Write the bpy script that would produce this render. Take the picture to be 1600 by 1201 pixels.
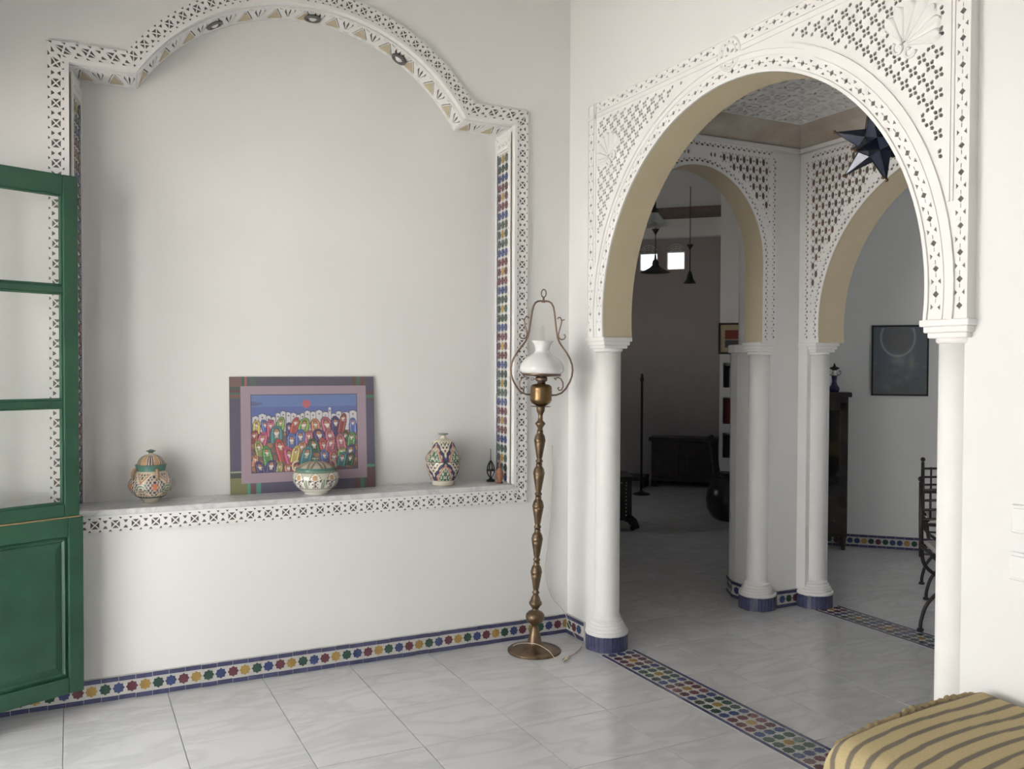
import bpy, math, random
import numpy as np
from mathutils import Vector as V, Matrix
from mathutils.geometry import delaunay_2d_cdt

random.seed(7)
PI = math.pi
scene = bpy.context.scene
COL = scene.collection
for o in list(bpy.data.objects):
    bpy.data.objects.remove(o)

# ------------------------------------------------------------------ camera
F_PX, YAW, PITCH, ROLL = 1382.68, 1.108114, -0.020302, 0.004115
CAM = V((-2.36974, -4.07712, 1.415))
fw = V((math.cos(YAW) * math.cos(PITCH), math.sin(YAW) * math.cos(PITCH), math.sin(PITCH)))
rt0 = V((math.sin(YAW), -math.cos(YAW), 0.0))
up0 = rt0.cross(fw)
rt = rt0 * math.cos(ROLL) + up0 * math.sin(ROLL)
up = -rt0 * math.sin(ROLL) + up0 * math.cos(ROLL)
cam_data = bpy.data.cameras.new('camera')
cam_data.sensor_fit = 'HORIZONTAL'
cam_data.sensor_width = 36.0
cam_data.lens = 36.0 * F_PX / 1600.0
cam_data.clip_start = 0.05
cam_data.clip_end = 200
cam = bpy.data.objects.new('camera', cam_data)
COL.objects.link(cam)
m = Matrix((rt, up, -fw)).transposed().to_4x4()
m.translation = CAM
cam.matrix_world = m
scene.camera = cam

# ------------------------------------------------------------------ world, daylight, exposure
world = bpy.data.worlds.new('daylight_sky')
scene.world = world
world.use_nodes = True
bg = world.node_tree.nodes['Background']
bg.inputs['Color'].default_value = (0.90, 0.95, 1.0, 1)
bg.inputs['Strength'].default_value = 2.6
sun_data = bpy.data.lights.new('sun', 'SUN')
sun_data.energy = 38.0
sun_data.angle = 0.01
sun_data.color = (1.0, 0.988, 0.972)
sun = bpy.data.objects.new('sun', sun_data)
COL.objects.link(sun)
sun.rotation_euler = V((-0.42, 0.30, -0.86)).to_track_quat('-Z', 'Y').to_euler()
PORTALS = [  # centre, size along y / x, size z, facing direction
    ((-3.22, -1.17, 1.155), 1.5, 2.17, (1, 0, 0)),
    ((-3.22, -3.15, 1.155), 0.7, 2.17, (1, 0, 0)),
    ((0.0, 3.55, 1.65), 0.9, 0.7, (1, 0, 0)),
    ((3.6, -4.02, 1.75), 1.2, 1.0, (0, 1, 0)),
]
for c, sx, sz, d in PORTALS:
    ld = bpy.data.lights.new('daylight_portal', 'AREA')
    ld.shape = 'RECTANGLE'
    ld.size, ld.size_y = sx, sz
    ld.cycles.is_portal = True
    lo = bpy.data.objects.new('daylight_portal', ld)
    COL.objects.link(lo)
    lo.location = c
    lo.rotation_euler = V(d).to_track_quat('-Z', 'Z').to_euler()
vs = scene.view_settings
vs.view_transform = 'Standard'
vs.look = 'None'
vs.gamma = 1.0
vs.use_curve_mapping = False
vs.exposure = 0.50

# ------------------------------------------------------------------ materials
def srgb(r, g, b):
    f = lambda c: (c / 12.92 if c <= 0.04045 else ((c + 0.055) / 1.055) ** 2.4)
    return (f(r / 255), f(g / 255), f(b / 255), 1.0)

MATS = {}
def mat(name, col, rough=0.6, metal=0.0, var=0.0, scale=8.0, bump=0.0, bscale=40.0, coat=0.0, trans=0.0, rnd=0.0, ior=1.45, col2=None, detail=4.0):
    mt = bpy.data.materials.new(name)
    mt.use_nodes = True
    nt = mt.node_tree
    b = nt.nodes['Principled BSDF']
    b.inputs['Base Color'].default_value = col
    b.inputs['Roughness'].default_value = rough
    b.inputs['Metallic'].default_value = metal
    b.inputs['Coat Weight'].default_value = coat
    b.inputs['Coat Roughness'].default_value = 0.08
    b.inputs['Transmission Weight'].default_value = trans
    b.inputs['IOR'].default_value = ior
    tc = nt.nodes.new('ShaderNodeTexCoord')
    src = tc.outputs['Object']
    if rnd:
        oi = nt.nodes.new('ShaderNodeObjectInfo')
        ad = nt.nodes.new('ShaderNodeVectorMath'); ad.operation = 'MULTIPLY_ADD'
        ad.inputs[1].default_value = (37.0, 51.0, 23.0)
        nt.links.new(oi.outputs['Random'], ad.inputs[0])
        nt.links.new(src, ad.inputs[2])
        src = ad.outputs[0]
    if var or col2:
        n = nt.nodes.new('ShaderNodeTexNoise')
        n.inputs['Scale'].default_value = scale
        n.inputs['Detail'].default_value = detail
        nt.links.new(src, n.inputs['Vector'])
        mx = nt.nodes.new('ShaderNodeMix'); mx.data_type = 'RGBA'
        c2 = col2 if col2 else tuple(max(0, c * (1 - var)) for c in col[:3]) + (1,)
        mx.inputs['A'].default_value = col
        mx.inputs['B'].default_value = c2
        rmp = nt.nodes.new('ShaderNodeMapRange')
        rmp.inputs['From Min'].default_value = 0.35
        rmp.inputs['From Max'].default_value = 0.68
        nt.links.new(n.outputs['Fac'], rmp.inputs['Value'])
        nt.links.new(rmp.outputs['Result'], mx.inputs['Factor'])
        nt.links.new(mx.outputs['Result'], b.inputs['Base Color'])
    if bump:
        n2 = nt.nodes.new('ShaderNodeTexNoise')
        n2.inputs['Scale'].default_value = bscale
        n2.inputs['Detail'].default_value = 3
        nt.links.new(src, n2.inputs['Vector'])
        bp = nt.nodes.new('ShaderNodeBump')
        bp.inputs['Strength'].default_value = bump
        bp.inputs['Distance'].default_value = 0.01
        nt.links.new(n2.outputs['Fac'], bp.inputs['Height'])
        nt.links.new(bp.outputs['Normal'], b.inputs['Normal'])
    MATS[name] = mt
    return mt

mat('wall_white', (0.86, 0.855, 0.846, 1), 0.75, var=0.03, scale=1.5, bump=0.06, bscale=9)
mat('plaster', (0.88, 0.872, 0.86, 1), 0.6, var=0.03, scale=12, bump=0.05, bscale=60)
mat('shaded_carve_ground', srgb(116, 109, 106), 0.9, var=0.15, scale=30)  # grey puts recess shade into the colour; soffit strokes use it too
mat('hall_ground', srgb(104, 94, 90), 0.9, col2=srgb(120, 94, 80), scale=7)  # reddish paint, with recess shade put into its dark tone
mat('cream', srgb(214, 200, 172), 0.7, var=0.04, scale=5)
mat('cove_paint', srgb(205, 197, 186), 0.8, col2=srgb(184, 170, 156), scale=6)
mat('beige_paint', srgb(208, 194, 166), 0.7, var=0.1, scale=20)
mat('grout', srgb(205, 203, 198), 0.8, var=0.08, scale=30)
mat('floor_grout', srgb(168, 165, 160), 0.8, var=0.1, scale=20)
mat('glaze_blue', srgb(84, 86, 122), 0.22, var=0.35, scale=25, coat=0.3, rnd=1)
mat('glaze_star_blue', srgb(70, 82, 128), 0.22, var=0.3, scale=25, coat=0.3, rnd=1)
mat('glaze_green', srgb(56, 84, 74), 0.22, var=0.3, scale=25, coat=0.3, rnd=1)
mat('glaze_red', srgb(112, 66, 76), 0.22, var=0.3, scale=25, coat=0.3, rnd=1)
mat('glaze_yellow', srgb(180, 148, 84), 0.22, var=0.25, scale=25, coat=0.3, rnd=1)
mat('green_paint', srgb(50, 90, 70), 0.40, var=0.2, scale=6, bump=0.08, bscale=30, col2=srgb(42, 78, 60))
mat('raw_wood_edge', srgb(170, 140, 105), 0.7, var=0.2, scale=40)
mat('brass', srgb(126, 106, 84), 0.36, 0.75, var=0.35, scale=30)
mat('brass_light', srgb(136, 110, 78), 0.32, 0.85, var=0.2, scale=30)
mat('copper_tube', srgb(136, 116, 102), 0.38, 0.85, var=0.2, scale=40)
mat('milk_glass', (0.86, 0.87, 0.86, 1), 0.12, coat=0.4)
mat('white_cable', srgb(205, 195, 178), 0.5)
mat('dark_wood', srgb(64, 56, 53), 0.4, var=0.35, scale=12, bump=0.1, bscale=30)
mat('black_lacquer', srgb(50, 52, 52), 0.25, var=0.2, scale=10)
mat('inlay', srgb(170, 170, 160), 0.4)
mat('iron', srgb(62, 56, 56), 0.5, 0.6, var=0.2, scale=30)
mat('dark_metal', srgb(60, 62, 58), 0.45, 0.5, var=0.3, scale=60)
mat('handle_brown', srgb(164, 138, 110), 0.4, var=0.2, scale=40)
mat('terracotta', srgb(152, 104, 82), 0.6, var=0.2, scale=40)
mat('cushion_grey', srgb(170, 168, 165), 0.9, var=0.1, scale=30)
mat('plastic_white', (0.83, 0.83, 0.82, 1), 0.35)
mat('star_glass', srgb(52, 60, 84), 0.2, 0.2, var=0.4, scale=14, coat=0.4)
mat('terrace', srgb(206, 200, 190), 0.9, var=0.15, scale=3)
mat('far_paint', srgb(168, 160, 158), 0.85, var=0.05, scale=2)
mat('beam_brown', srgb(128, 114, 106), 0.8, var=0.15, scale=6)
mat('spot_ring', srgb(118, 114, 110), 0.5, 0.3)
mat('chrome', (0.55, 0.53, 0.5, 1), 0.2, 0.95)
mat('frost', (0.75, 0.77, 0.76, 1), 0.25, coat=0.3)
mat('rim_teal', srgb(70, 128, 112), 0.25, coat=0.3, var=0.2, scale=40)
mat('book_dark', srgb(46, 44, 50), 0.6); mat('book_white', srgb(196, 194, 188), 0.6)
mat('book_red', srgb(128, 52, 52), 0.6); mat('book_green', srgb(82, 104, 92), 0.6)
mat('vase_blue', srgb(44, 44, 84), 0.25, coat=0.3, var=0.3, scale=30)

def glass_mat(name, tint=(1, 1, 1, 1), rough=0.0):
    mt = bpy.data.materials.new(name); mt.use_nodes = True
    nt = mt.node_tree; nt.nodes.clear()
    out = nt.nodes.new('ShaderNodeOutputMaterial')
    tr = nt.nodes.new('ShaderNodeBsdfTransparent'); tr.inputs[0].default_value = tint
    gl = nt.nodes.new('ShaderNodeBsdfGlossy'); gl.inputs['Roughness'].default_value = 0.02
    fr = nt.nodes.new('ShaderNodeValue'); fr.outputs[0].default_value = 0.05
    mx = nt.nodes.new('ShaderNodeMixShader')
    nt.links.new(fr.outputs[0], mx.inputs[0]); nt.links.new(tr.outputs[0], mx.inputs[1])
    nt.links.new(gl.outputs[0], mx.inputs[2]); nt.links.new(mx.outputs[0], out.inputs[0])
    MATS[name] = mt
glass_mat('pane_glass', (0.99, 0.995, 0.99, 1))
glass_mat('cabinet_glass', (0.35, 0.37, 0.4, 1))

def vcol_mat(name, rough, coat=0.0):
    mt = bpy.data.materials.new(name); mt.use_nodes = True
    nt = mt.node_tree; b = nt.nodes['Principled BSDF']
    a = nt.nodes.new('ShaderNodeVertexColor'); a.layer_name = 'Col'
    nt.links.new(a.outputs['Color'], b.inputs['Base Color'])
    b.inputs['Roughness'].default_value = rough
    b.inputs['Coat Weight'].default_value = coat
    MATS[name] = mt
vcol_mat('painted_canvas', 0.6)
vcol_mat('painted_pottery', 0.22, 0.35)
vcol_mat('print_under_glass', 0.3, 0.6)

def marble(name, base, vein, rough, scale, rnd, strength=0.75):
    mt = bpy.data.materials.new(name); mt.use_nodes = True
    nt = mt.node_tree; b = nt.nodes['Principled BSDF']
    b.inputs['Roughness'].default_value = rough
    tc = nt.nodes.new('ShaderNodeTexCoord')
    src = tc.outputs['Object']
    if rnd:
        oi = nt.nodes.new('ShaderNodeObjectInfo')
        ad = nt.nodes.new('ShaderNodeVectorMath'); ad.operation = 'MULTIPLY_ADD'
        ad.inputs[1].default_value = (31.0, 47.0, 19.0)
        nt.links.new(oi.outputs['Random'], ad.inputs[0]); nt.links.new(src, ad.inputs[2])
        src = ad.outputs[0]
    mp = nt.nodes.new('ShaderNodeMapping'); mp.inputs['Scale'].default_value = (1.0, 2.6, 1.0)
    mp.inputs['Rotation'].default_value = (0, 0, 0.35)
    nt.links.new(src, mp.inputs['Vector'])
    n = nt.nodes.new('ShaderNodeTexNoise'); n.inputs['Scale'].default_value = scale
    n.inputs['Detail'].default_value = 7; n.inputs['Distortion'].default_value = 1.6
    nt.links.new(mp.outputs['Vector'], n.inputs['Vector'])
    cr = nt.nodes.new('ShaderNodeValToRGB')
    e = cr.color_ramp.elements
    e[0].position = 0.42; e[0].color = base
    e[1].position = 0.60; e[1].color = base
    mid = cr.color_ramp.elements.new(0.5)
    mid.color = tuple(base[i] * (1 - strength) + vein[i] * strength for i in range(3)) + (1,)
    nt.links.new(n.outputs['Fac'], cr.inputs['Fac'])
    n2 = nt.nodes.new('ShaderNodeTexNoise'); n2.inputs['Scale'].default_value = 3.0; n2.inputs['Detail'].default_value = 3
    nt.links.new(src, n2.inputs['Vector'])
    mr = nt.nodes.new('ShaderNodeMapRange'); mr.inputs['To Min'].default_value = 0.90; mr.inputs['To Max'].default_value = 1.05
    nt.links.new(n2.outputs['Fac'], mr.inputs['Value'])
    ml = nt.nodes.new('ShaderNodeVectorMath'); ml.operation = 'SCALE'
    nt.links.new(cr.outputs['Color'], ml.inputs[0]); nt.links.new(mr.outputs['Result'], ml.inputs['Scale'])
    nt.links.new(ml.outputs[0], b.inputs['Base Color'])
    MATS[name] = mt
marble('marble_floor', (0.72, 0.72, 0.73, 1), (0.55, 0.555, 0.57, 1), 0.20, 1.7, 1, 0.5)
marble('marble_sill', (0.74, 0.74, 0.74, 1), (0.50, 0.51, 0.53, 1), 0.25, 6.0, 0, 0.55)

def stripe_mat(name):
    mt = bpy.data.materials.new(name); mt.use_nodes = True
    nt = mt.node_tree; b = nt.nodes['Principled BSDF']; b.inputs['Roughness'].default_value = 0.9
    at = nt.nodes.new('ShaderNodeVertexColor'); at.layer_name = 'Col'
    tc = nt.nodes.new('ShaderNodeTexCoord')
    n = nt.nodes.new('ShaderNodeTexNoise'); n.inputs['Scale'].default_value = 260; n.inputs['Detail'].default_value = 2
    nt.links.new(tc.outputs['Object'], n.inputs['Vector'])
    mr = nt.nodes.new('ShaderNodeMapRange'); mr.inputs['To Min'].default_value = 0.8; mr.inputs['To Max'].default_value = 1.2
    nt.links.new(n.outputs['Fac'], mr.inputs['Value'])
    ml = nt.nodes.new('ShaderNodeVectorMath'); ml.operation = 'SCALE'
    nt.links.new(at.outputs['Color'], ml.inputs[0]); nt.links.new(mr.outputs['Result'], ml.inputs['Scale'])
    nt.links.new(ml.outputs[0], b.inputs['Base Color'])
    bp = nt.nodes.new('ShaderNodeBump'); bp.inputs['Strength'].default_value = 0.25; bp.inputs['Distance'].default_value = 0.003
    nt.links.new(n.outputs['Fac'], bp.inputs['Height']); nt.links.new(bp.outputs['Normal'], b.inputs['Normal'])
    MATS[name] = mt
stripe_mat('striped_fabric')

# ------------------------------------------------------------------ mesh helpers
def link(o, parent=None):
    COL.objects.link(o)
    if parent is not None:
        o.parent = parent
    return o

def tag(o, label=None, cat=None, group=None, kind=None):
    if label: o['label'] = label
    if cat: o['category'] = cat
    if group: o['group'] = group
    if kind: o['kind'] = kind
    return o

def empty(name, loc=(0, 0, 0), rz=0.0, label=None, cat=None, group=None, parent=None):
    o = bpy.data.objects.new(name, None)
    o.empty_display_size = 0.05
    o.location = loc
    o.rotation_euler = (0, 0, rz)
    link(o, parent)
    return tag(o, label, cat, group)

class MB:
    def __init__(s):
        s.v, s.f, s.sm = [], [], []
    def add(s, vs_, fs_, smooth=False):
        k = len(s.v)
        s.v.extend(tuple(p) for p in vs_)
        for f in fs_:
            s.f.append(tuple(i + k for i in f)); s.sm.append(smooth)
        return s
    def box(s, x0, x1, y0, y1, z0, z1):
        return s.add([(x0, y0, z0), (x1, y0, z0), (x1, y1, z0), (x0, y1, z0), (x0, y0, z1), (x1, y0, z1), (x1, y1, z1), (x0, y1, z1)],
                     [(0, 3, 2, 1), (4, 5, 6, 7), (0, 1, 5, 4), (1, 2, 6, 5), (2, 3, 7, 6), (3, 0, 4, 7)])
    def lathe(s, prof, n=32, c=(0, 0, 0), smooth=True, caps=True):
        vs_ = []
        for r, z in prof:
            for i in range(n):
                a = 2 * PI * i / n
                vs_.append((c[0] + r * math.cos(a), c[1] + r * math.sin(a), c[2] + z))
        fs_ = []
        for j in range(len(prof) - 1):
            for i in range(n):
                fs_.append((j * n + i, j * n + (i + 1) % n, (j + 1) * n + (i + 1) % n, (j + 1) * n + i))
        s.add(vs_, fs_, smooth)
        if caps:
            k = len(s.v) - len(vs_)
            s.f.append(tuple(k + i for i in reversed(range(n)))); s.sm.append(False)
            s.f.append(tuple(k + (len(prof) - 1) * n + i for i in range(n))); s.sm.append(False)
        return s
    def tube(s, pts, r, n=8, closed=False, smooth=True):
        pts = [V(p) for p in pts]
        m_ = len(pts)
        rs = r if isinstance(r, (list, tuple)) else [r] * m_
        vs_, prev = [], None
        for i, p in enumerate(pts):
            if closed:
                t = pts[(i + 1) % m_] - pts[i - 1]
            else:
                t = pts[min(i + 1, m_ - 1)] - pts[max(i - 1, 0)]
            t.normalize()
            if prev is None:
                a = V((0, 0, 1)) if abs(t.z) < 0.9 else V((1, 0, 0))
                nrm = (a - t * a.dot(t)).normalized()
            else:
                nrm = (prev - t * prev.dot(t)).normalized()
            prev = nrm
            bn = t.cross(nrm)
            for k in range(n):
                a = 2 * PI * k / n
                vs_.append(p + (nrm * math.cos(a) + bn * math.sin(a)) * rs[i])
        fs_ = []
        for i in range(m_ if closed else m_ - 1):
            j = (i + 1) % m_
            for k in range(n):
                fs_.append((i * n + k, i * n + (k + 1) % n, j * n + (k + 1) % n, j * n + k))
        if not closed:
            fs_.append(tuple(reversed(range(n))))
            fs_.append(tuple((m_ - 1) * n + k for k in range(n)))
        return s.add(vs_, fs_, smooth)
    def ball(s, c, r, n=12, m_=8, sc=(1, 1, 1)):
        vs_, fs_ = [], []
        for j in range(m_ + 1):
            t = PI * j / m_
            for i in range(n):
                a = 2 * PI * i / n
                vs_.append((c[0] + sc[0] * r * math.sin(t) * math.cos(a), c[1] + sc[1] * r * math.sin(t) * math.sin(a), c[2] - sc[2] * r * math.cos(t)))
        for j in range(m_):
            for i in range(n):
                fs_.append((j * n + i, j * n + (i + 1) % n, (j + 1) * n + (i + 1) % n, (j + 1) * n + i))
        return s.add(vs_, fs_, True)
    def prism(s, poly, fn, h0, h1, smooth=False):
        n = len(poly)
        s.add([fn(u, v, h0) for u, v in poly] + [fn(u, v, h1) for u, v in poly],
              [tuple(range(n, 2 * n)), tuple(reversed(range(n)))] + [(i, (i + 1) % n, n + (i + 1) % n, n + i) for i in range(n)], smooth)
        return s
    def build(s, name, material, parent=None, bevel=0.0, fix=True, seg=2):
        me = bpy.data.meshes.new(name)
        me.from_pydata(s.v, [], s.f)
        me.polygons.foreach_set('use_smooth', s.sm)
        me.materials.append(MATS[material])
        if fix:
            import bmesh
            bm = bmesh.new(); bm.from_mesh(me)
            bmesh.ops.recalc_face_normals(bm, faces=bm.faces)
            bm.to_mesh(me); bm.free()
        me.update()
        o = bpy.data.objects.new(name, me)
        link(o, parent)
        if bevel:
            md = o.modifiers.new('bevel', 'BEVEL'); md.width = bevel; md.segments = seg; md.limit_method = 'ANGLE'
        return o

def copy_of(o, parent=None, mat_name=None):
    c = o.copy()
    link(c, None)
    c.parent = parent
    return c

def triangulate(loops):
    vs_, es = [], []
    for lp in loops:
        k = len(vs_); n = len(lp)
        vs_ += [V((p[0], p[1])) for p in lp]
        es += [(k + i, k + (i + 1) % n) for i in range(n)]
    r = delaunay_2d_cdt(vs_, es, [], 0, 1e-7)
    co = np.array([(p.x, p.y) for p in r[0]])
    tris = np.array([t for t in r[2]])
    cen = co[tris].mean(1)
    P = np.concatenate([np.array(lp, float) for lp in loops])
    Q = np.concatenate([np.roll(np.array(lp, float), -1, 0) for lp in loops])
    inside = np.zeros(len(cen), bool)
    for k in range(0, len(cen), 2000):
        c = cen[k:k + 2000]
        y, x = c[:, 1:2], c[:, 0:1]
        cond = (P[None, :, 1] > y) != (Q[None, :, 1] > y)
        dy = Q[:, 1] - P[:, 1]
        dy = np.where(np.abs(dy) < 1e-12, 1e-12, dy)
        xi = P[None, :, 0] + (y - P[None, :, 1]) / dy[None] * (Q - P)[None, :, 0]
        inside[k:k + 2000] = ((cond & (x < xi)).sum(1) % 2) == 1
    return co, tris[inside]

class Cell:
    """flat piece with cut-outs, worked out once and stamped through any mapping"""
    def __init__(s, loops):
        s.loops = loops
        s.co, s.tr = triangulate(loops)
    def stamp(s, mb, fn, h0, h1, bottom=False, skip_outer=False):
        mb.add([fn(u, v, h1) for u, v in s.co], [tuple(t) for t in s.tr])
        if bottom:
            mb.add([fn(u, v, h0) for u, v in s.co], [tuple(reversed(t)) for t in s.tr])
        for i, lp in enumerate(s.loops):
            if skip_outer and i == 0:
                continue
            n = len(lp)
            mb.add([fn(u, v, h0) for u, v in lp] + [fn(u, v, h1) for u, v in lp],
                   [(k, (k + 1) % n, n + (k + 1) % n, n + k) for k in range(n)])

def rect(u0, u1, v0, v1, nu=1, nv=1):
    p = [(u0 + (u1 - u0) * i / nu, v0) for i in range(nu)]
    p += [(u1, v0 + (v1 - v0) * i / nv) for i in range(nv)]
    p += [(u1 - (u1 - u0) * i / nu, v1) for i in range(nu)]
    p += [(u0, v1 - (v1 - v0) * i / nv) for i in range(nv)]
    return p

def strip(mb, fn, u0, u1, n, v0, v1, h0, h1):
    """bar running along u with rectangular section"""
    ring = []
    for i in range(n + 1):
        u = u0 + (u1 - u0) * i / n
        ring += [fn(u, v0, h0), fn(u, v0, h1), fn(u, v1, h1), fn(u, v1, h0)]
    fs_ = [(0, 1, 2, 3), tuple(4 * n + k for k in (3, 2, 1, 0))]
    for i in range(n):
        for k in range(4):
            fs_.append((4 * i + k, 4 * i + (k + 1) % 4, 4 * i + 4 + (k + 1) % 4, 4 * i + 4 + k))
    mb.add(ring, fs_)

# ------------------------------------------------------------------ glazed star tiles
STAR = {}
def star_mesh(color, r, t=0.004):
    key = (color, round(r, 4))
    if key not in STAR:
        mb = MB()
        pts = [((r if i % 2 == 0 else r * 0.79) * math.cos(PI * i / 8 + PI / 8 * 0), (r if i % 2 == 0 else r * 0.79) * math.sin(PI * i / 8)) for i in range(16)]
        n = 16
        mb.add([(x, y, 0) for x, y in pts] + [(x * 0.95, y * 0.95, t) for x, y in pts],
               [tuple(range(n, 2 * n))] + [(i, (i + 1) % n, n + (i + 1) % n, n + i) for i in range(n)])
        o = mb.build('star_tile', {'b': 'glaze_star_blue', 'g': 'glaze_green', 'r': 'glaze_red', 'y': 'glaze_yellow'}[color])
        STAR[key] = o.data
        bpy.data.objects.remove(o)
    return STAR[key]

BAR = {}
def bar_mesh(l, w, t=0.005):
    key = (round(l, 4), round(w, 4))
    if key not in BAR:
        o = MB().box(-l / 2 + 0.001, l / 2 - 0.001, -w / 2 + 0.0007, w / 2 - 0.0007, 0, t).build('border_tile', 'glaze_blue')
        BAR[key] = o.data
        bpy.data.objects.remove(o)
    return BAR[key]

def piece(name, me, parent, xa, ya, za, at_):
    o = bpy.data.objects.new(name, me)
    link(o, parent)
    M = Matrix((xa, ya, za)).transposed().to_4x4(); M.translation = at_
    o.matrix_world = M
    return o

def jit(): return random.uniform(-0.0008, 0.0008)

SEQ3 = ['bbb', 'rrr', 'ryr', 'rrr', 'bbb', 'ggg', 'gyg', 'ggg']
def baseboard(name, p0, p1, nrm, start=0, offset=0.026, seq='gbry', pitch=0.0519, label=None):
    """tiled skirting from p0 to p1 with outward normal nrm"""
    p0, p1, nrm = V((*p0, 0)), V((*p1, 0)), V((*nrm, 0)).normalized()
    d = (p1 - p0); L = d.length; d.normalize()
    z = V((0, 0, 1))
    fn = lambda u, v, h: p0 + d * u + z * v + nrm * h
    root = MB().prism(rect(0, L, 0.0, 0.1), fn, -0.012, 0.0005).build(name, 'grout')
    tag(root, label, kind='structure')
    xa = d
    if d.cross(z).dot(nrm) < 0: xa = -d
    n = max(1, int(round(L / 0.066)))
    for i in range(n):
        for zz in (0.0105, 0.0895):
            piece('border_tile', bar_mesh(L / n, 0.019), root, xa, z, nrm, fn((i + 0.5) * L / n, zz + jit(), 0.0))
    k = 0; u = offset
    while u < L - 0.012:
        piece('star_tile', star_mesh(seq[(start + k) % len(seq)], 0.0245), root, xa, z, nrm, fn(u + jit(), 0.05 + jit(), 0.0))
        k += 1; u += pitch
    return root

def mosaic_strip(name, x0, x1, y0, y1, label, phase=0):
    root = MB().box(x0, x1, y1, y0, -0.02, 0.0012).build(name, 'grout')
    tag(root, label, kind='structure')
    w = x1 - x0; X, Y, Z = V((1, 0, 0)), V((0, 1, 0)), V((0, 0, 1))
    L = y0 - y1; n = int(L / 0.12)
    for i in range(n):
        for xx in (x0 + 0.010, x1 - 0.010):
            piece('border_tile', bar_mesh(L / n, 0.018, 0.0025), root, Y, -X, Z, V((xx, y0 - (i + 0.5) * L / n, 0.0)))
    pitch = (w - 0.045) / 3
    k = 0; y = y0 - 0.03
    while y > y1 + 0.02:
        row = SEQ3[(k + phase) % 8]
        for c in range(3):
            piece('star_tile', star_mesh(row[c], 0.0245, 0.0025), root, X, Y, Z, V((x0 + 0.0225 + pitch * (c + 0.5) + jit(), y + jit(), 0.0005)))
        k += 1; y -= pitch
    return root

# ================================================================== FLOOR
floor = MB().box(-3.06, 6.2, -5.4, 7.0, -0.10, -0.004).build('floor', 'floor_grout')
tag(floor, 'pale grey marble tiled floor', kind='structure')
TILE = {}
def tile(x0, x1, y0, y1):
    w, h = round(x1 - x0, 3), round(y1 - y0, 3)
    if w < 0.02 or h < 0.02: return
    if (w, h) not in TILE:
        g = 0.0012
        a, b, t = w / 2 - g, h / 2 - g, 0.0015
        mb = MB().add([(-a, -b, -0.006), (a, -b, -0.006), (a, b, -0.006), (-a, b, -0.006),
                       (-a, -b, -t * 0.6), (a, -b, -t * 0.6), (a, b, -t * 0.6), (-a, b, -t * 0.6),
                       (-a + t, -b + t, 0), (a - t, -b + t, 0), (a - t, b - t, 0), (-a + t, b - t, 0)],
                      [(8, 9, 10, 11)] + [(i, (i + 1) % 4, 4 + (i + 1) % 4, 4 + i) for i in range(4)] + [(4 + i, 4 + (i + 1) % 4, 8 + (i + 1) % 4, 8 + i) for i in range(4)])
        o = mb.build('floor_tile', 'marble_floor'); TILE[(w, h)] = o.data; bpy.data.objects.remove(o)
    o = bpy.data.objects.new('floor_tile', TILE[(w, h)]); link(o, floor)
    o.location = ((x0 + x1) / 2, (y0 + y1) / 2, random.uniform(-0.0004, 0.0))
def tile_field(xa, xb, ya, yb, ox, oy, p=0.4):
    def cuts(a, b, o):
        k = math.ceil((a - o) / p - 1e-6)
        c = [a]
        while o + k * p < b - 1e-6:
            if o + k * p > a + 1e-6: c.append(o + k * p)
            k += 1
        return c + [b]
    xs, ys = cuts(xa, xb, ox), cuts(ya, yb, oy)
    for i in range(len(xs) - 1):
        for j in range(len(ys) - 1):
            tile(xs[i], xs[i + 1], ys[j], ys[j + 1])
tile_field(-3.06, -0.05, -3.4, 0.0, -1.198, -0.608, 0.4015)
tile_field(-0.05, 0.15, -0.43, 0.0, -0.05, 0.0)
tile_field(0.15, 1.51, -2.6, 0.0, 0.371, -1.21)
tile_field(1.51, 1.71, -0.26, 0.0, 1.71, 0.0)
tile_field(1.71, 4.1, -2.4, 1.9, 1.71, -0.26)
tile_field(0.15, 4.9, 0.0, 5.6, 0.371, 0.39)

mosaic_strip('trim_1', -0.05, 0.15, -0.415, -2.21, 'star mosaic strip in the floor under the large white arch')
mosaic_strip('trim_2', 1.51, 1.71, -0.265, -1.5, 'star mosaic strip in the floor under the inner right arch', 2)

# ================================================================== BACK WALL WITH NICHE
NC, NR = (-1.36, 2.165), 0.895
def n_in(d):            # outline of the niche, pushed outwards by d
    r = NR + d; zt = 2.648 + d
    hx = math.sqrt(r * r - (zt - NC[1]) ** 2)
    a = math.atan2(zt - NC[1], hx)
    return dict(l=-2.37 - d, r=-0.335 + d, b=0.793 - d, t=zt, sl=NC[0] - hx, sr=NC[0] + hx, a=a, R=r)
def seg_fn(k):
    def f(s, d):
        q = n_in(d)
        P = {'bl': (q['l'], q['b']), 'tl': (q['l'], q['t']), 'sl': (q['sl'], q['t']), 'sr': (q['sr'], q['t']), 'tr': (q['r'], q['t']), 'br': (q['r'], q['b'])}
        if k == 2:
            a = (PI - q['a']) + ((q['a']) - (PI - q['a'])) * s
            return (NC[0] + q['R'] * math.cos(a), NC[1] + q['R'] * math.sin(a))
        n = ['bl', 'tl', 'sl', 'sr', 'tr', 'br']
        p, r_ = P[n[k]], P[n[(k + 1) % 6]]
        return (p[0] + (r_[0] - p[0]) * s, p[1] + (r_[1] - p[1]) * s)
    return f
SEGLEN = [1.87, 0.23, 1.86, 0.23, 1.87, 2.1]
NARC = 48
def outline(d):
    q = n_in(d)
    pts = [(q['l'], q['b']), (q['l'], q['t'])]
    f = seg_fn(2)
    pts += [f(i / NARC, d) for i in range(NARC + 1)]
    pts += [(q['r'], q['t']), (q['r'], q['b'])]
    return pts
fnA = lambda u, v, h: (u, -h, v)
mb = MB()
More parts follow.
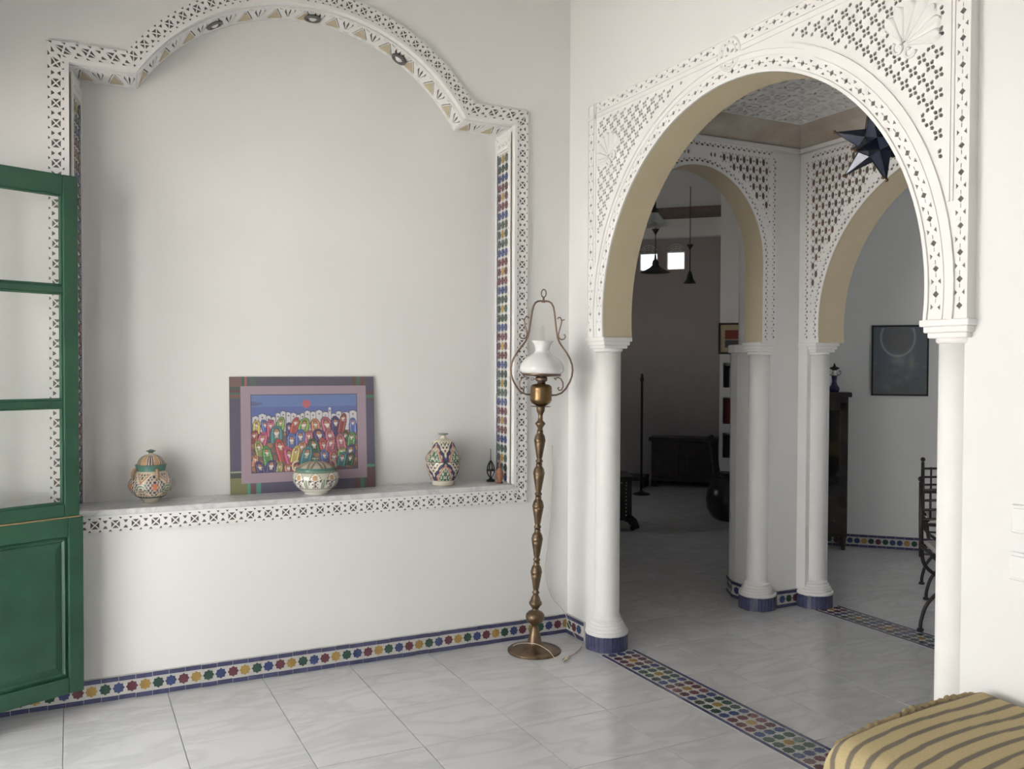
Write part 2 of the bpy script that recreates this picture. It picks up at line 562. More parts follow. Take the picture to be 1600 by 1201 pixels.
Cell([rect(-3.06, 0.12, 0.0, 3.46), outline(0.004)]).stamp(mb, fnA, 0.0, 0.0)
# niche interior: jambs, soffit, back
BC, BR_ = (-1.335, 2.172), 0.90
hx = math.sqrt(BR_ ** 2 - (2.645 - BC[1]) ** 2); ba = math.atan2(2.645 - BC[1], hx)
back = [(-2.325, 0.793), (-2.325, 2.645)]
back += [(BC[0] + BR_ * math.cos(PI - ba + (2 * ba - PI) * i / NARC), BC[1] + BR_ * math.sin(PI - ba + (2 * ba - PI) * i / NARC)) for i in range(NARC + 1)]
back += [(-0.32, 2.645), (-0.32, 0.793)]
front = outline(0.004)
n = len(front)
ND = 0.23
jv = [(u, 0.0, v) for u, v in front] + [(u, ND, v) for u, v in back]
mb.add(jv, [(i, (i + 1) % n, n + (i + 1) % n, n + i) for i in range(n)])
c_, t_ = triangulate([back])
mb.add([(u, ND, v) for u, v in c_], [tuple(t) for t in t_])
mb.box(-3.06, 0.12, 0.30, 0.36, 0.0, 3.46)
wall_back = mb.build('wall_back', 'wall_white', fix=False)
tag(wall_back, 'white back wall with the tall arched niche', kind='structure')

# carved border around the niche: white plaster with cut-outs over a ground greyed to stand for recess shade
def border_cell():
    L = [rect(0, 1, -1, 1, 4, 1)]
    def tri(cu, cv, pts): L.append([(cu + u / 0.078, cv + v / 0.031) for u, v in pts])
    a, g = 0.0165, 0.0022
    for k in range(4):
        base = [(-a + 1.6 * g, a), (a - 1.6 * g, a), (0, 1.6 * g)]
        for _ in range(k): base = [(-y, x) for x, y in base]
        tri(0.30, 0, base)
    for s in (-1, 1):
        tri(0.80, 0, [(-0.0095, s * 0.0175), (0.0095, s * 0.0175), (0.0025, s * 0.006), (-0.0025, s * 0.006)])
        for cu in (0.045, 0.555):
            tri(cu, 0, [(-0.0075, s * 0.0295), (0.0075, s * 0.0295), (0, s * 0.0205)])
    return Cell(L)
BCELL = border_cell()
PLAIN = Cell([rect(0, 1, -1, 1, 4, 1)])
def band_fn(k, i, nn, d0, dw):
    """cell i of nn on segment k: square inside, mitred only at the two ends"""
    f = seg_fn(k)
    dm = d0 + dw
    def edge(j, d):
        if j == 0: return f(0.0, d)
        if j == nn: return f(1.0, d)
        if k == 2:
            a = n_in(dm)['a']; a = (PI - a) + (2 * a - PI) * j / nn
            return (NC[0] + (NR + d) * math.cos(a), NC[1] + (NR + d) * math.sin(a))
        p, q0, q1 = f(j / nn, dm), f(0.5, dm), f(0.5, d)
        return (p[0] + q1[0] - q0[0], p[1] + q1[1] - q0[1])
    def fm(s, t, h):
        d = d0 + dw * (1 + t)
        a, b = edge(i, d), edge(i + 1, d)
        p = lerp2(a, b, s)
        return (p[0], -h, p[1])
    return fm
def lerp2(p, q_, t): return (p[0] + (q_[0] - p[0]) * t, p[1] + (q_[1] - p[1]) * t)
mb, gb = MB(), MB()
for k in range(6):
    nn = int(round((SEGLEN[k] if k != 2 else 2.02) / 0.078))
    for i in range(nn):
        fm = band_fn(k, i, nn, 0.016, 0.031)
        BCELL.stamp(mb, fm, 0.004, 0.018)
        PLAIN.stamp(mb, band_fn(k, i, nn, 0.0, 0.008), 0.0, 0.022)
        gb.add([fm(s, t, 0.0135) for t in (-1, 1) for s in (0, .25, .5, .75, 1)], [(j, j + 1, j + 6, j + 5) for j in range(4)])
cb = mb.build('carved_border', 'plaster', wall_back, fix=False)
tag(cb, 'white carved plaster border with small cut triangles')
gb.build('border_ground', 'shaded_carve_ground', cb, fix=False)

# carved and painted soffit of the niche arch
def soffit_cell():
    L = [rect(0, 1, 0, 1, 6, 2)]
    def hole(p): L.append(p)
    for u0 in (0.05, 0.38, 0.71):
        hole(rect(u0, u0 + 0.2, 0.055, 0.085)); hole(rect(u0, u0 + 0.2, 0.915, 0.945))
    hole([(0.015, 0.16), (0.14, 0.52), (0.27, 0.86), (0.29, 0.78), (0.17, 0.50), (0.06, 0.16)])
    hole([(0.54, 0.16), (0.43, 0.50), (0.31, 0.78), (0.33, 0.86), (0.46, 0.52), (0.585, 0.16)])
    for (u0, u1, w) in ((0.765, 0.63, 0.03), (0.785, 0.785, 0.035), (0.805, 0.94, 0.03)):
        hole([(u0 - 0.009, 0.22), (u1 - w, 0.60), (u1 - w * 0.3, 0.84), (u1 + w, 0.66), (u0 + 0.009, 0.23)])
    hole([(0.38, 0.86), (0.50, 0.78), (0.55, 0.80), (0.42, 0.885)])
    hole([(0.07, 0.80), (0.12, 0.78), (0.22, 0.865), (0.19, 0.885)])
    return Cell(L)
SC = soffit_cell()
mb, gb, tb = MB(), MB(), MB()
Y0, Y1 = 0.025, 0.205
def lerp2(p, q_, t): return (p[0] + (q_[0] - p[0]) * t, p[1] + (q_[1] - p[1]) * t)
def soff(k):
    f = seg_fn(k)
    if k == 2:
        gbk = lambda s: (BC[0] + BR_ * math.cos(PI - ba + (2 * ba - PI) * s), BC[1] + BR_ * math.sin(PI - ba + (2 * ba - PI) * s))
    elif k == 1:
        gbk = lambda s: lerp2((-2.325, 2.645), (BC[0] - hx, 2.645), s)
    else:
        gbk = lambda s: lerp2((BC[0] + hx, 2.645), (-0.32, 2.645), s)
    def fn(s, y, h):
        p = lerp2(f(s, 0.004), gbk(s), y / ND)
        if k == 2:
            c = lerp2(NC, BC, y / ND); dx, dz = p[0] - c[0], p[1] - c[1]; L_ = math.hypot(dx, dz)
            return (p[0] - dx / L_ * h, y, p[1] - dz / L_ * h)
        return (p[0], y, p[1] - h)
    return fn
for k, nn in ((1, 2), (2, 13), (3, 2)):
    fn = soff(k)
    for i in range(nn):
        fm = lambda s, t, h, i=i, nn=nn, fn=fn: fn((i + s) / nn, Y1 + (Y0 - Y1) * t, h)
        SC.stamp(mb, fm, 0.001, 0.006)
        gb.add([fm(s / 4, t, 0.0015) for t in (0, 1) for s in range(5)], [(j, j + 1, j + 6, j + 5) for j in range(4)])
        tb.prism([(0.085, 0.17), (0.515, 0.17), (0.40, 0.48), (0.30, 0.74), (0.20, 0.48)], fm, 0.004, 0.0085)
so = mb.build('soffit_relief', 'plaster', wall_back, fix=False)
tag(so, 'carved leaf frieze under the niche arch')
gb.build('soffit_ground', 'shaded_carve_ground', so, fix=False)
tb.build('painted_leaf', 'beige_paint', so)

# tiled jambs of the niche
def jamb(side):
    xf, xb = (-0.339, -0.32) if side > 0 else (-2.366, -2.325)
    s = -1 if side > 0 else 1
    P0, P1 = V((xf, 0, 0)), V((xb, ND, 0))
    d = (P1 - P0).normalized(); z = V((0, 0, 1))
    nrm = V((d.y, -d.x, 0)) * (1 if V((d.y, -d.x, 0)).x * s > 0 else -1)
    fn = lambda u, v, h: P0 + d * u + z * v + nrm * h
    root = MB().prism(rect(0.052, 0.207, 0.812, 2.535), fn, -0.004, 0.0015).build('jamb_panel', 'grout', wall_back)
    tag(root, 'coloured star mosaic lining the %s side of the niche' % ('right' if side > 0 else 'left'))
    xa = d if d.cross(z).dot(nrm) > 0 else -d
    for r in range(35):
        row = SEQ3[(r + 4) % 8]
        zz = 0.812 + 0.0245 + r * 0.0490
        for c in range(3):
            piece('star_tile', star_mesh(row[c], 0.0232, 0.003), root, xa, z, nrm, fn(0.052 + 0.026 + 0.0485 * c, zz, 0.0012))
    for r in range(26):
        piece('border_tile', bar_mesh(0.066, 0.012, 0.003), root, z, xa.cross(z).cross(z) if False else -xa, nrm, fn(0.2005, 0.812 + 0.033 + r * 0.0663, 0.0012))
    # narrow carved fillet in front of the tiles and above them
    mb, gb = MB(), MB()
    cell = Cell([rect(0, 1, 0, 1), [(0.1, 0.5), (0.3, 0.75), (0.5, 0.5), (0.3, 0.25)], [(0.6, 0.3), (0.9, 0.3), (0.75, 0.45)], [(0.6, 0.7), (0.75, 0.55), (0.9, 0.7)]])
    for i in range(32):
        fm = lambda a, b, h, i=i: fn(0.018 + 0.028 * b, 0.812 + (i + a) * 0.0565, h)
        cell.stamp(mb, fm, 0.001, 0.006)
        gb.prism(rect(0, 1, 0, 1), fm, 0.0, 0.0015)
    for i in range(3):
        fm = lambda a, b, h, i=i: fn(0.05 + (i + a) * 0.053, 2.545 + 0.06 * b, h)
        cell.stamp(mb, fm, 0.001, 0.006)
        gb.prism(rect(0, 1, 0, 1), fm, 0.0, 0.0015)
    fo = mb.build('jamb_fillet', 'plaster', wall_back, fix=False)
    gb.build('fillet_ground', 'beige_paint', fo)
    mbe = MB().prism(rect(0.208, 0.2285, 0.812, 2.62), fn, 0.0, 0.007)
    mbe.build('jamb_edge', 'plaster', wall_back)
jamb(1); jamb(-1)

sill = MB().box(-2.372, -0.333, -0.028, 0.232, 0.785, 0.81).build('marble_sill', 'marble_sill', bevel=0.004)
tag(sill, 'grey veined white marble ledge at the bottom of the niche', 'ledge')

baseboard('baseboard_back', (-3.06, -0.012), (0.0, -0.012), (0, -1), start=1, offset=3.06 - 1.616 - 0.0519 * 27 - 0.008, label='star tile skirting along the back wall')
baseboard('baseboard_right', (-0.012, -0.012), (-0.012, -0.19), (-1, 0), start=0, offset=0.03, seq='grb', pitch=0.05, label='short star tile skirting between corner and column')

# recessed spotlights in the niche arch
for (x, z, lab) in ((-1.793, 2.965, 'small recessed chrome spotlight at the left of the niche arch'), (-1.338, 3.06, 'small recessed chrome spotlight near the top of the niche arch'), (-0.905, 2.94, 'small recessed chrome spotlight at the right of the niche arch')):
    d = V((NC[0] - x, 0, NC[1] - z)).normalized()
    pos = V((NC[0], 0.115, NC[1])) - d * (NR - 0.004)
    t = empty('recessed_spotlight', pos, 0, lab, 'spotlight', 'spotlights in the niche arch')
    t.rotation_euler = d.to_track_quat('Z', 'X').to_euler()
    MB().lathe([(0.036, 0.0), (0.040, 0.004), (0.038, 0.010), (0.028, 0.012), (0.024, 0.006), (0.022, 0.0)], 24, caps=False).build('ring', 'spot_ring', t)
    MB().lathe([(0.024, 0.001), (0.020, 0.006), (0.012, 0.013), (0.003, 0.016)], 20).build('bulb', 'milk_glass', t)

# ================================================================== ARCHED WALLS
def arch_pts(c, rx, zc, rz, zs, n=56):
    """horseshoe arch from left spring to right spring (u increasing)"""
    if zs < zc - 0.3 * rz:              # stilted: straight legs below the springing
        k = n // 8
        legs = [zs + (zc - zs) * i / k for i in range(k)]
        m_ = n - 2 * k
        mid = [(c - rx * math.cos(PI * i / m_), zc + rz * math.sin(PI * i / m_)) for i in range(m_ + 1)]
        return [(c - rx, z) for z in legs] + mid + [(c + rx, z) for z in reversed(legs)]
    a0 = math.asin((zs - zc) / rz)
    return [(c - rx * math.cos(a0 + (PI - 2 * a0) * i / n), zc + rz * math.sin(a0 + (PI - 2 * a0) * i / n)) for i in range(n + 1)]

class Arch:
    def __init__(s, c, rx, zc, rz, zs=1.56): s.c, s.rx, s.zc, s.rz, s.zs = c, rx, zc, rz, zs
    def pts(s, off=0.0, n=56, zs=None):
        return arch_pts(s.c, s.rx + off, s.zc, s.rz + off, s.zs if zs is None else zs, n)
    def inside(s, u, v, off):
        if s.zs < s.zc - 0.3 * s.rz and v < s.zc: return abs(u - s.c) < s.rx + off
        return v < s.zs or ((u - s.c) / (s.rx + off)) ** 2 + ((v - s.zc) / (s.rz + off)) ** 2 < 1.0
    def frame(s, off):                     # arc-length parametrisation at offset
        p = s.pts(off, 240)
        L = [0.0]
        for i in range(240): L.append(L[-1] + math.dist(p[i], p[i + 1]))
        def f(u):
            u = min(max(u, 0), L[-1] - 1e-9)
            i = min(int(np.searchsorted(L, u, side='right')) - 1, 239)
            t = (u - L[i]) / (L[i + 1] - L[i])
            q = lerp2(p[i], p[i + 1], t)
            dx, dy = p[i + 1][0] - p[i][0], p[i + 1][1] - p[i][1]; l = math.hypot(dx, dy)
            return q, (dx / l, dy / l)
        return f, L[-1]

def arch_wall(name, arch, u0, u1, z1, jl, jr, fn, thick, label):
    lp = [(u0, 0), (jl, 0), (jl, arch.zs)] + arch.pts() + [(jr, arch.zs), (jr, 0), (u1, 0), (u1, z1), (u0, z1)]
    mb = MB()
    Cell([lp]).stamp(mb, fn, -thick, 0.0, bottom=True)
    o = mb.build(name, 'wall_white', fix=False)
    tag(o, label, kind='structure')
    return o

def dia(cu, cv, a, b): return [(cu - a, cv), (cu, cv - b), (cu + a, cv), (cu, cv + b)]
def rot_poly(p, c, d):                    # local (along, across) -> world with tangent d
    return [(c[0] + x * d[0] - y * d[1], c[1] + x * d[1] + y * d[0]) for x, y in p]

def dot_band(holes, f, L, n, a=0.0105):
    """diamonds alternating with facing triangles and fine dashes"""
    p = L / n
    for i in range(n):
        c, d = f((i + 0.25) * p); holes.append(rot_poly(dia(0, 0, a, a), c, d))
        c, d = f((i + 0.75) * p)
        for s in (-1, 1):
            holes.append(rot_poly([(-0.0085, s * 0.0165), (0.0085, s * 0.0165), (0, s * 0.0075)], c, d))
        for q in (0.5, 1.0):
            if (i + q) * p > L - 0.01: continue
            c, d = f((i + q) * p); holes.append(rot_poly(rect(-0.006, 0.006, -0.0013, 0.0013), c, d))

def line_f(p, q_):
    L = math.dist(p, q_); d = ((q_[0] - p[0]) / L, (q_[1] - p[1]) / L)
    return (lambda u: ((p[0] + d[0] * u, p[1] + d[1] * u), d)), L

def shell_relief(fn, c, size, ang, parent, flip=1):
    mb = MB()
    nl = 7
    for i in range(nl):
        k = i - (nl - 1) / 2
        a = ang + k * 0.36
        ln = size * (1.0 - 0.05 * abs(k))
        m_, vs_ = 14, []
        for j in range(m_):
            t = j / (m_ - 1)
            w = size * 0.165 * (0.10 + 0.90 * min(t / 0.80, 1.0)) * (1.0 if t < 0.80 else math.sqrt(max(0.0, 1 - ((t - 0.80) / 0.205) ** 2)))
            r = ln * (0.10 + 0.90 * t)
            for s_, hh in ((-1, 0.0), (-0.7, 0.010), (-0.35, 0.013), (0, 0.007), (0.35, 0.013), (0.7, 0.010), (1, 0.0)):
                x = r * math.cos(a) - s_ * w * math.sin(a); y = r * math.sin(a) + s_ * w * math.cos(a)
                vs_.append(fn(c[0] + x, c[1] + y, 0.032 + hh))
        mb.add(vs_, [(j * 7 + q, j * 7 + q + 1, j * 7 + q + 8, j * 7 + q + 7) for j in range(m_ - 1) for q in range(6)], True)
    # scrolls at the foot
    for s_ in (-1, 1):
        pts = []
        for k in range(26):
            t = k / 25; aa = ang + s_ * (1.2 + 5.2 * t); r = size * 0.17 * (1 - 0.72 * t)
            cx = c[0] + size * 0.16 * math.cos(ang + s_ * 2.0); cy = c[1] + size * 0.16 * math.sin(ang + s_ * 2.0)
            pts.append(fn(cx + r * math.cos(aa), cy + r * math.sin(aa), 0.036))
        mb.tube(pts, size * 0.035, 6)
    o = mb.build('shell_ornament', 'plaster', parent, fix=False)
    tag(o, 'raised fan shaped shell')
    # flat bed under the shell
    return o

def big_surround(parent, arch, u0, u1, zt, fn, T, shells, medallion=True, name='carved_surround', zs=1.56, label=None):
    """white carved frame of the entrance arch: bands, flower lattice, shells"""
    holes = []
    b = 0.028
    f, L = line_f((u0 + b, zs + 0.02), (u0 + b, zt - 0.05)); dot_band(holes, f, L, int(round(L / 0.079)))
    f, L = line_f((u1 - b, zs + 0.02), (u1 - b, zt - 0.05)); dot_band(holes, f, L, int(round(L / 0.079)))
    cm = arch.c
    md = 0.075
    f, L = line_f((u0 + 0.05, zt - b), (cm - md, zt - b)); dot_band(holes, f, L, int(round(L / 0.079)))
    f, L = line_f((cm + md, zt - b), (u1 - 0.05, zt - b)); dot_band(holes, f, L, int(round(L / 0.079)))
    f, L = arch.frame(0.036); dot_band(holes, lambda u: f(u + 0.02), L - 0.04, int(round(L / 0.079)))
    # flower lattice
    beds = [(c[0], c[1], s) for c, s, a in shells]
    sp = 0.0305
    nu, nz = int((u1 - u0) / sp) + 2, int((zt - zs) / sp) + 2
    for i in range(nu):
        for j in range(nz):
            if (i + j) % 2: continue
            cu, cv = u0 + 0.09 + i * sp, zs + 0.1 + j * sp
            for k in range(4):
                a = PI / 4 + k * PI / 2 + 0.18
                ca, sa = math.cos(a), math.sin(a)
                pet = [(0.0032, 0.0), (0.0095, 0.0070), (0.0185, 0.0034), (0.0185, -0.0034), (0.0095, -0.0070)]
                P = [(cu + x * ca - y * sa, cv + x * sa + y * ca) for x, y in pet]
                ok = all(u0 + 0.082 < x < u1 - 0.082 and y < zt - 0.088 and not arch.inside(x, y, 0.118) for x, y in P)
                if ok and medallion and any(math.hypot(x - cm, y - (zt - 0.068)) < 0.10 for x, y in P): ok = False
                for bx, by, bs in beds:
                    if ok and any(math.hypot(x - bx, y - by) < bs for x, y in P): ok = False
                if ok: holes.append(P)
    if medallion:
        mc = (cm, zt - 0.068)
        for k in range(8):
            a = k * PI / 4 + PI / 8
            d = (math.cos(a), math.sin(a))
            holes.append(rot_poly([(0.007, 0.0), (0.019, 0.0062), (0.033, 0.0), (0.019, -0.0062)], mc, d))
        for k in range(12):
            a = k * PI / 6
            c = (mc[0] + 0.0485 * math.cos(a), mc[1] + 0.0485 * math.sin(a))
            holes.append(rot_poly(dia(0, 0, 0.0052, 0.0048) if k % 2 else [(-0.006, 0.005), (0.006, 0.005), (0, -0.005)], c, (-math.sin(a), math.cos(a))))
    # keep holes from touching one another
    keep = []
    for h in holes:
        hx0, hx1 = min(p[0] for p in h), max(p[0] for p in h); hy0, hy1 = min(p[1] for p in h), max(p[1] for p in h)
        if any(not (hx1 < k[0] - 1e-4 or hx0 > k[1] + 1e-4 or hy1 < k[2] - 1e-4 or hy0 > k[3] + 1e-4) and k[4] != 1 and len(h) != 5 for k in keep): continue
        keep.append((hx0, hx1, hy0, hy1, 1 if len(h) == 5 else 0, h))
    holes = [k[5] for k in keep]
    a = arch.pts()
    outer = [(u0, zs)] + a + [(u1, zs), (u1, zt), (u0, zt)]
    mb = MB()
    Cell([outer] + holes).stamp(mb, fn, 0.0, T)
    # raised mouldings
    def arc_strip(off0, off1, h):
        p, q_ = arch.pts(off0), arch.pts(off1)
        k = len(p)
        fs_ = []
        vs_ = [fn(*x, T) for x in p] + [fn(*x, T + h) for x in p] + [fn(*x, T + h) for x in q_] + [fn(*x, T) for x in q_]
        for i in range(k - 1):
            for r_ in range(3):
                fs_.append((r_ * k + i, r_ * k + i + 1, (r_ + 1) * k + i + 1, (r_ + 1) * k + i))
        mb.add(vs_, fs_)
    arc_strip(0.0, 0.012, 0.006); arc_strip(0.060, 0.064, 0.003); arc_strip(0.082, 0.100, 0.007)
    for (ua, ub) in ((u0, u0 + 0.007), (u0 + 0.052, u0 + 0.056), (u0 + 0.064, u0 + 0.076)):
        for x0, x1 in ((ua, ub), (u0 + u1 - ub, u0 + u1 - ua)):
            zz = zs + (0.0 if ua == u0 else 0.35)
            mb.prism(rect(x0, x1, zz, zt), fn, T, T + 0.004)
    for (za, zb) in ((zt - 0.007, zt), (zt - 0.056, zt - 0.052), (zt - 0.078, zt - 0.066)):
        mb.prism(rect(u0, cm - 0.07 if zb < zt else u1, za, zb), fn, T, T + 0.004)
        if zb < zt: mb.prism(rect(cm + 0.07, u1, za, zb), fn, T, T + 0.004)
    if medallion:
        for r in (0.039, 0.059, 0.065):
            ring = [(mc[0] + r * math.cos(2 * PI * k / 40), min(zt, mc[1] + r * math.sin(2 * PI * k / 40))) for k in range(40)]
            mb.tube([fn(*p, T) for p in ring], 0.0032, 6, closed=True)
    o = mb.build(name, 'plaster', parent, fix=False)
    tag(o, label)
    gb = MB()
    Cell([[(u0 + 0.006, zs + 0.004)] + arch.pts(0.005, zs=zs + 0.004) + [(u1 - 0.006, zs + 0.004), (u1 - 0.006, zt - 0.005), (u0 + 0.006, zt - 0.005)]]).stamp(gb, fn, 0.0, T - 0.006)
    gb.build('surround_ground', 'shaded_carve_ground', o, fix=False)
    for c, s, a in shells:
        shell_relief(fn, (c[0] - 0.75 * s * math.cos(a), c[1] - 0.75 * s * math.sin(a)), s * 1.72, a, o)
    return o

def hall_surround(parent, arch, u0, u1, zt, fn, T, label, panel=False, zs=1.56):
    """darker carved frames inside the hall: interlaced ovals over a reddish ground darkened as recess shade"""
    holes = []
    def small_band(f, L, n):
        p = L / n
        for i in range(n):
            c, d = f((i + 0.5) * p)
            holes.append(rot_poly([(-0.011, -0.004), (0.0, -0.012), (0.011, -0.004), (0.0, 0.003)], c, d))
            c, d = f((i + 0.98) * p if i < n - 1 else (i + 0.95) * p)
            holes.append(rot_poly(dia(0, 0.006, 0.0065, 0.0065), c, d))
    for uu in (u0 + 0.022, u1 - 0.022):
        f, L = line_f((uu, zs + 0.015), (uu, zt - 0.05)); small_band(f, L, int(L / 0.036))
    f, L = line_f((u0 + 0.045, zt - 0.022), (u1 - 0.045, zt - 0.022)); small_band(f, L, int(L / 0.036))
    f, L = arch.frame(0.028); small_band(lambda u: f(u + 0.015), L - 0.03, int(L / 0.036))
    su, sv = 0.048, 0.048
    nu = int((u1 - u0) / su) + 2
    ell = lambda cu, cv, a, b, m_=8: [(cu + a * math.cos(2 * PI * k / m_), cv + b * math.sin(2 * PI * k / m_)) for k in range(m_)]
    for i in range(-1, nu):
        for j in range(-1, 22):
            cu, cv = u0 + 0.068 + i * su + (su / 2 if j % 2 else 0), zt - 0.080 - j * sv
            shapes = [ell(cu, cv, 0.0130, 0.0222), dia(cu + su / 2, cv, 0.0080, 0.0095),
                      dia(cu + su / 4, cv + sv / 2, 0.0050, 0.0068), dia(cu - su / 4, cv + sv / 2, 0.0050, 0.0068)]
            for P in shapes:
                if panel and any(abs(x - arch.c) < 0.13 for x, y in P): continue
                if all(u0 + 0.046 < x < u1 - 0.046 and y < zt - 0.048 and not arch.inside(x, y, 0.055) for x, y in P): holes.append(P)
    if panel:
        for i in range(-4, 5):
            for zz in (zt - 0.075, zt - 0.11):
                cu = arch.c + i * 0.026
                P = ell(cu, zz, 0.007, 0.013)
                if all(not arch.inside(x, y, 0.055) for x, y in P): holes.append(P)
    outer = [(u0, zs)] + arch.pts() + [(u1, zs), (u1, zt), (u0, zt)]
    mb = MB()
    Cell([outer] + holes).stamp(mb, fn, 0.0, T)
    o = mb.build('carved_surround', 'plaster', parent, fix=False)
    tag(o, label)
    gb = MB()
    Cell([[(u0 + 0.006, zs + 0.004)] + arch.pts(0.005, zs=zs + 0.004) + [(u1 - 0.006, zs + 0.004), (u1 - 0.006, zt - 0.005), (u0 + 0.006, zt - 0.005)]]).stamp(gb, fn, 0.0, T - 0.006)
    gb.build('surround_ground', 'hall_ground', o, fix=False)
    return o

def reveal(parent, arch, fn, h0, h1, name='arch_reveal'):
    p = arch.pts(-0.002)
    mb = MB()
    k = len(p)
    mb.add([fn(*x, h0) for x in p] + [fn(*x, h1) for x in p], [(i, i + 1, k + i + 1, k + i) for i in range(k - 1)], True)
    o = mb.build(name, 'cream', parent, fix=False)
    tag(o, 'cream painted underside of the arch')

# B: the entrance arch (plane x = 0, u = -y)
AB = Arch(1.304, 0.915, 1.655, 0.89)
fnB = lambda u, v, h: (-h, -u, v)
wall_right = arch_wall('wall_right', AB, 0.0, 5.4, 3.46, 0.33, 2.275, fnB, 0.11, 'white right wall with the large horseshoe arch')
big_surround(wall_right, AB, 0.243, 2.362, 2.722, fnB, 0.034,
             [((0.415, 2.475), 0.078, math.radians(125)), ((2.165, 2.475), 0.086, math.radians(62))], label='white carved plaster surround of the large horseshoe arch')
reveal(wall_right, AB, fnB, -0.1325, 0.033)
# hall side of the same arch
fnB2 = lambda u, v, h: (0.11 + h, -u, v)
hall_surround(wall_right, AB, 0.243, 2.362, 2.66, fnB2, 0.02, 'carved plaster surround on the hall side of the large arch')

# C: arch to the dark room (plane y = -0.13, u = x)
AC = Arch(0.742, 0.462, 2.02, 0.512)
fnC = lambda u, v, h: (u, -0.13 - h, v)
wall_c = arch_wall('wall_hall_back', AC, 0.11, 1.5, 3.25, 0.24, 1.25, fnC, 0.13, 'hall wall with the narrow arch to the dark room')
hall_surround(wall_c, AC, 0.172, 1.305, 2.672, fnC, 0.02, 'carved plaster surround of the narrow arch', panel=True)
reveal(wall_c, AC, fnC, -0.132, 0.019)

# D: arch to the dining room (plane x = 1.5, u = -y)
AD = Arch(1.215, 0.915, 1.655, 0.87)
fnD = lambda u, v, h: (1.5 - h, -u, v)
wall_d = arch_wall('wall_hall_right', AD, 0.0, 4.0, 3.25, 0.20, 2.23, fnD, 0.18, 'hall wall with the wide arch to the dining room')
hall_surround(wall_d, AD, 0.186, 2.27, 2.66, fnD, 0.02, 'carved plaster surround of the wide inner arch')
reveal(wall_d, AD, fnD, -0.182, 0.019)

# columns
def make_column(name, x, y, label, square=(0.088, 0.088), base=0.0):
    t = empty('column', (x, y, 0), 0, label, 'column', 'columns of the arches')
    prof = [(0.0625, 0.150)] + [(0.0625, 0.16 + 1.34 * i / 6) for i in range(7)]
    MB().lathe(prof, 40).build('shaft', 'plaster', t)
    mb = MB()
    r = 0.108; z = 0.075
    pr = [(r - 0.004, z), (r, z + 0.008), (r, z + 0.018)]
    for i in range(4):
        r2 = r - 0.0085
        z2 = z + 0.018
        pr += [(r - 0.003, z2 + 0.002), (r2, z2 + 0.004), (r2 + 0.001, z2 + 0.012)]
        r, z = r2, z + 0.015
    pr += [(0.066, z + 0.022), (0.0625, z + 0.03)]
    mb.lathe(pr, 72, smooth=False).build('base_moulding', 'plaster', t)
    rg = MB().lathe([(0.1035, 0.0), (0.1035, 0.077)], 48).build('base_ring', 'grout', t)
    nt_ = 30
    w = 2 * PI * 0.1045 / nt_
    if 'b' not in TILE:
        o = MB().box(-w / 2 + 0.0008, w / 2 - 0.0008, -0.002, 0.003, 0.001, 0.076).build('tile', 'glaze_blue'); TILE['b'] = o.data; bpy.data.objects.remove(o)
    for i in range(nt_):
        a = 2 * PI * (i + 0.5) / nt_
        o = bpy.data.objects.new('tile', TILE['b']); link(o, rg)
        o.location = (0.1040 * math.cos(a), 0.1040 * math.sin(a), random.uniform(-0.0, 0.002)); o.rotation_euler = (0, 0, a - PI / 2)
    mb = MB()
    sx, sy = square
    mb.lathe([(0.0625, 1.488), (0.069, 1.492), (0.072, 1.500), (0.069, 1.508), (0.064, 1.510)], 40)
    for (k, z0, z1) in ((0.80, 1.506, 1.523), (0.90, 1.522, 1.542), (1.0, 1.541, 1.562)):
        mb.box(-sx * k, sx * k, -sy * k, sy * k, z0, z1)
    mb.build('capital', 'plaster', t, bevel=0.004)
    return t
make_column('column', 0.045, -0.318, 'white column nearest the floor lamp at the left of the large arch', (0.085, 0.088))
make_column('column', 0.045, -2.285, 'white column at the right of the large arch behind the striped bench', (0.086, 0.084))
make_column('column', 1.250, -0.075, 'white column at the right of the narrow inner arch', (0.07, 0.075))
make_column('column', 0.160, -0.075, 'white column at the left of the narrow inner arch, mostly hidden', (0.07, 0.075))
make_column('column', 1.590, -0.185, 'white column at the left of the wide inner arch', (0.095, 0.085))
make_column('column', 1.590, -2.245, 'white column at the right of the wide inner arch, hidden', (0.095, 0.085))

# pier behind the narrow arch
pier = [(1.284, 0.0), (1.284, 0.16), (1.305, 0.235), (1.365, 0.315), (1.46, 0.40), (1.68, 0.44), (1.68, 0.0)]
fz = lambda u, v, h: (u, v, h)
mb = MB().prism(pier, fz, 0.0, 1.52)
mb.prism([(x + (0.035 if x < 1.6 else 0), y + (-0.03 if y > 0.1 else 0)) for x, y in pier], fz, 1.55, 3.25)
o = mb.build('wall_pier', 'wall_white'); tag(o, 'white masonry pier between the dark room and the dining room', kind='structure')
MB().prism([(x - (0.012 if x < 1.6 else 0), y + (0.012 if y > 0.1 else 0)) for x, y in pier], fz, 1.505, 1.555).build('pier_ledge', 'plaster', o, bevel=0.006)
baseboard('baseboard_hall', (1.34, -0.142), (1.50, -0.142), (0, -1), start=2, offset=0.04, seq='grb', label='short star tile skirting between the inner columns')
baseboard('baseboard_pier', (1.272, 0.05), (1.272, 0.17), (-1, 0), start=1, offset=0.03, seq='grb', label='star tile skirting on the side of the pier')
baseboard('baseboard_pier_corner', (1.272, 0.17), (1.355, 0.32), (-0.87, 0.5), start=2, offset=0.03, seq='grb', label='star tile skirting on the rounded corner of the pier')

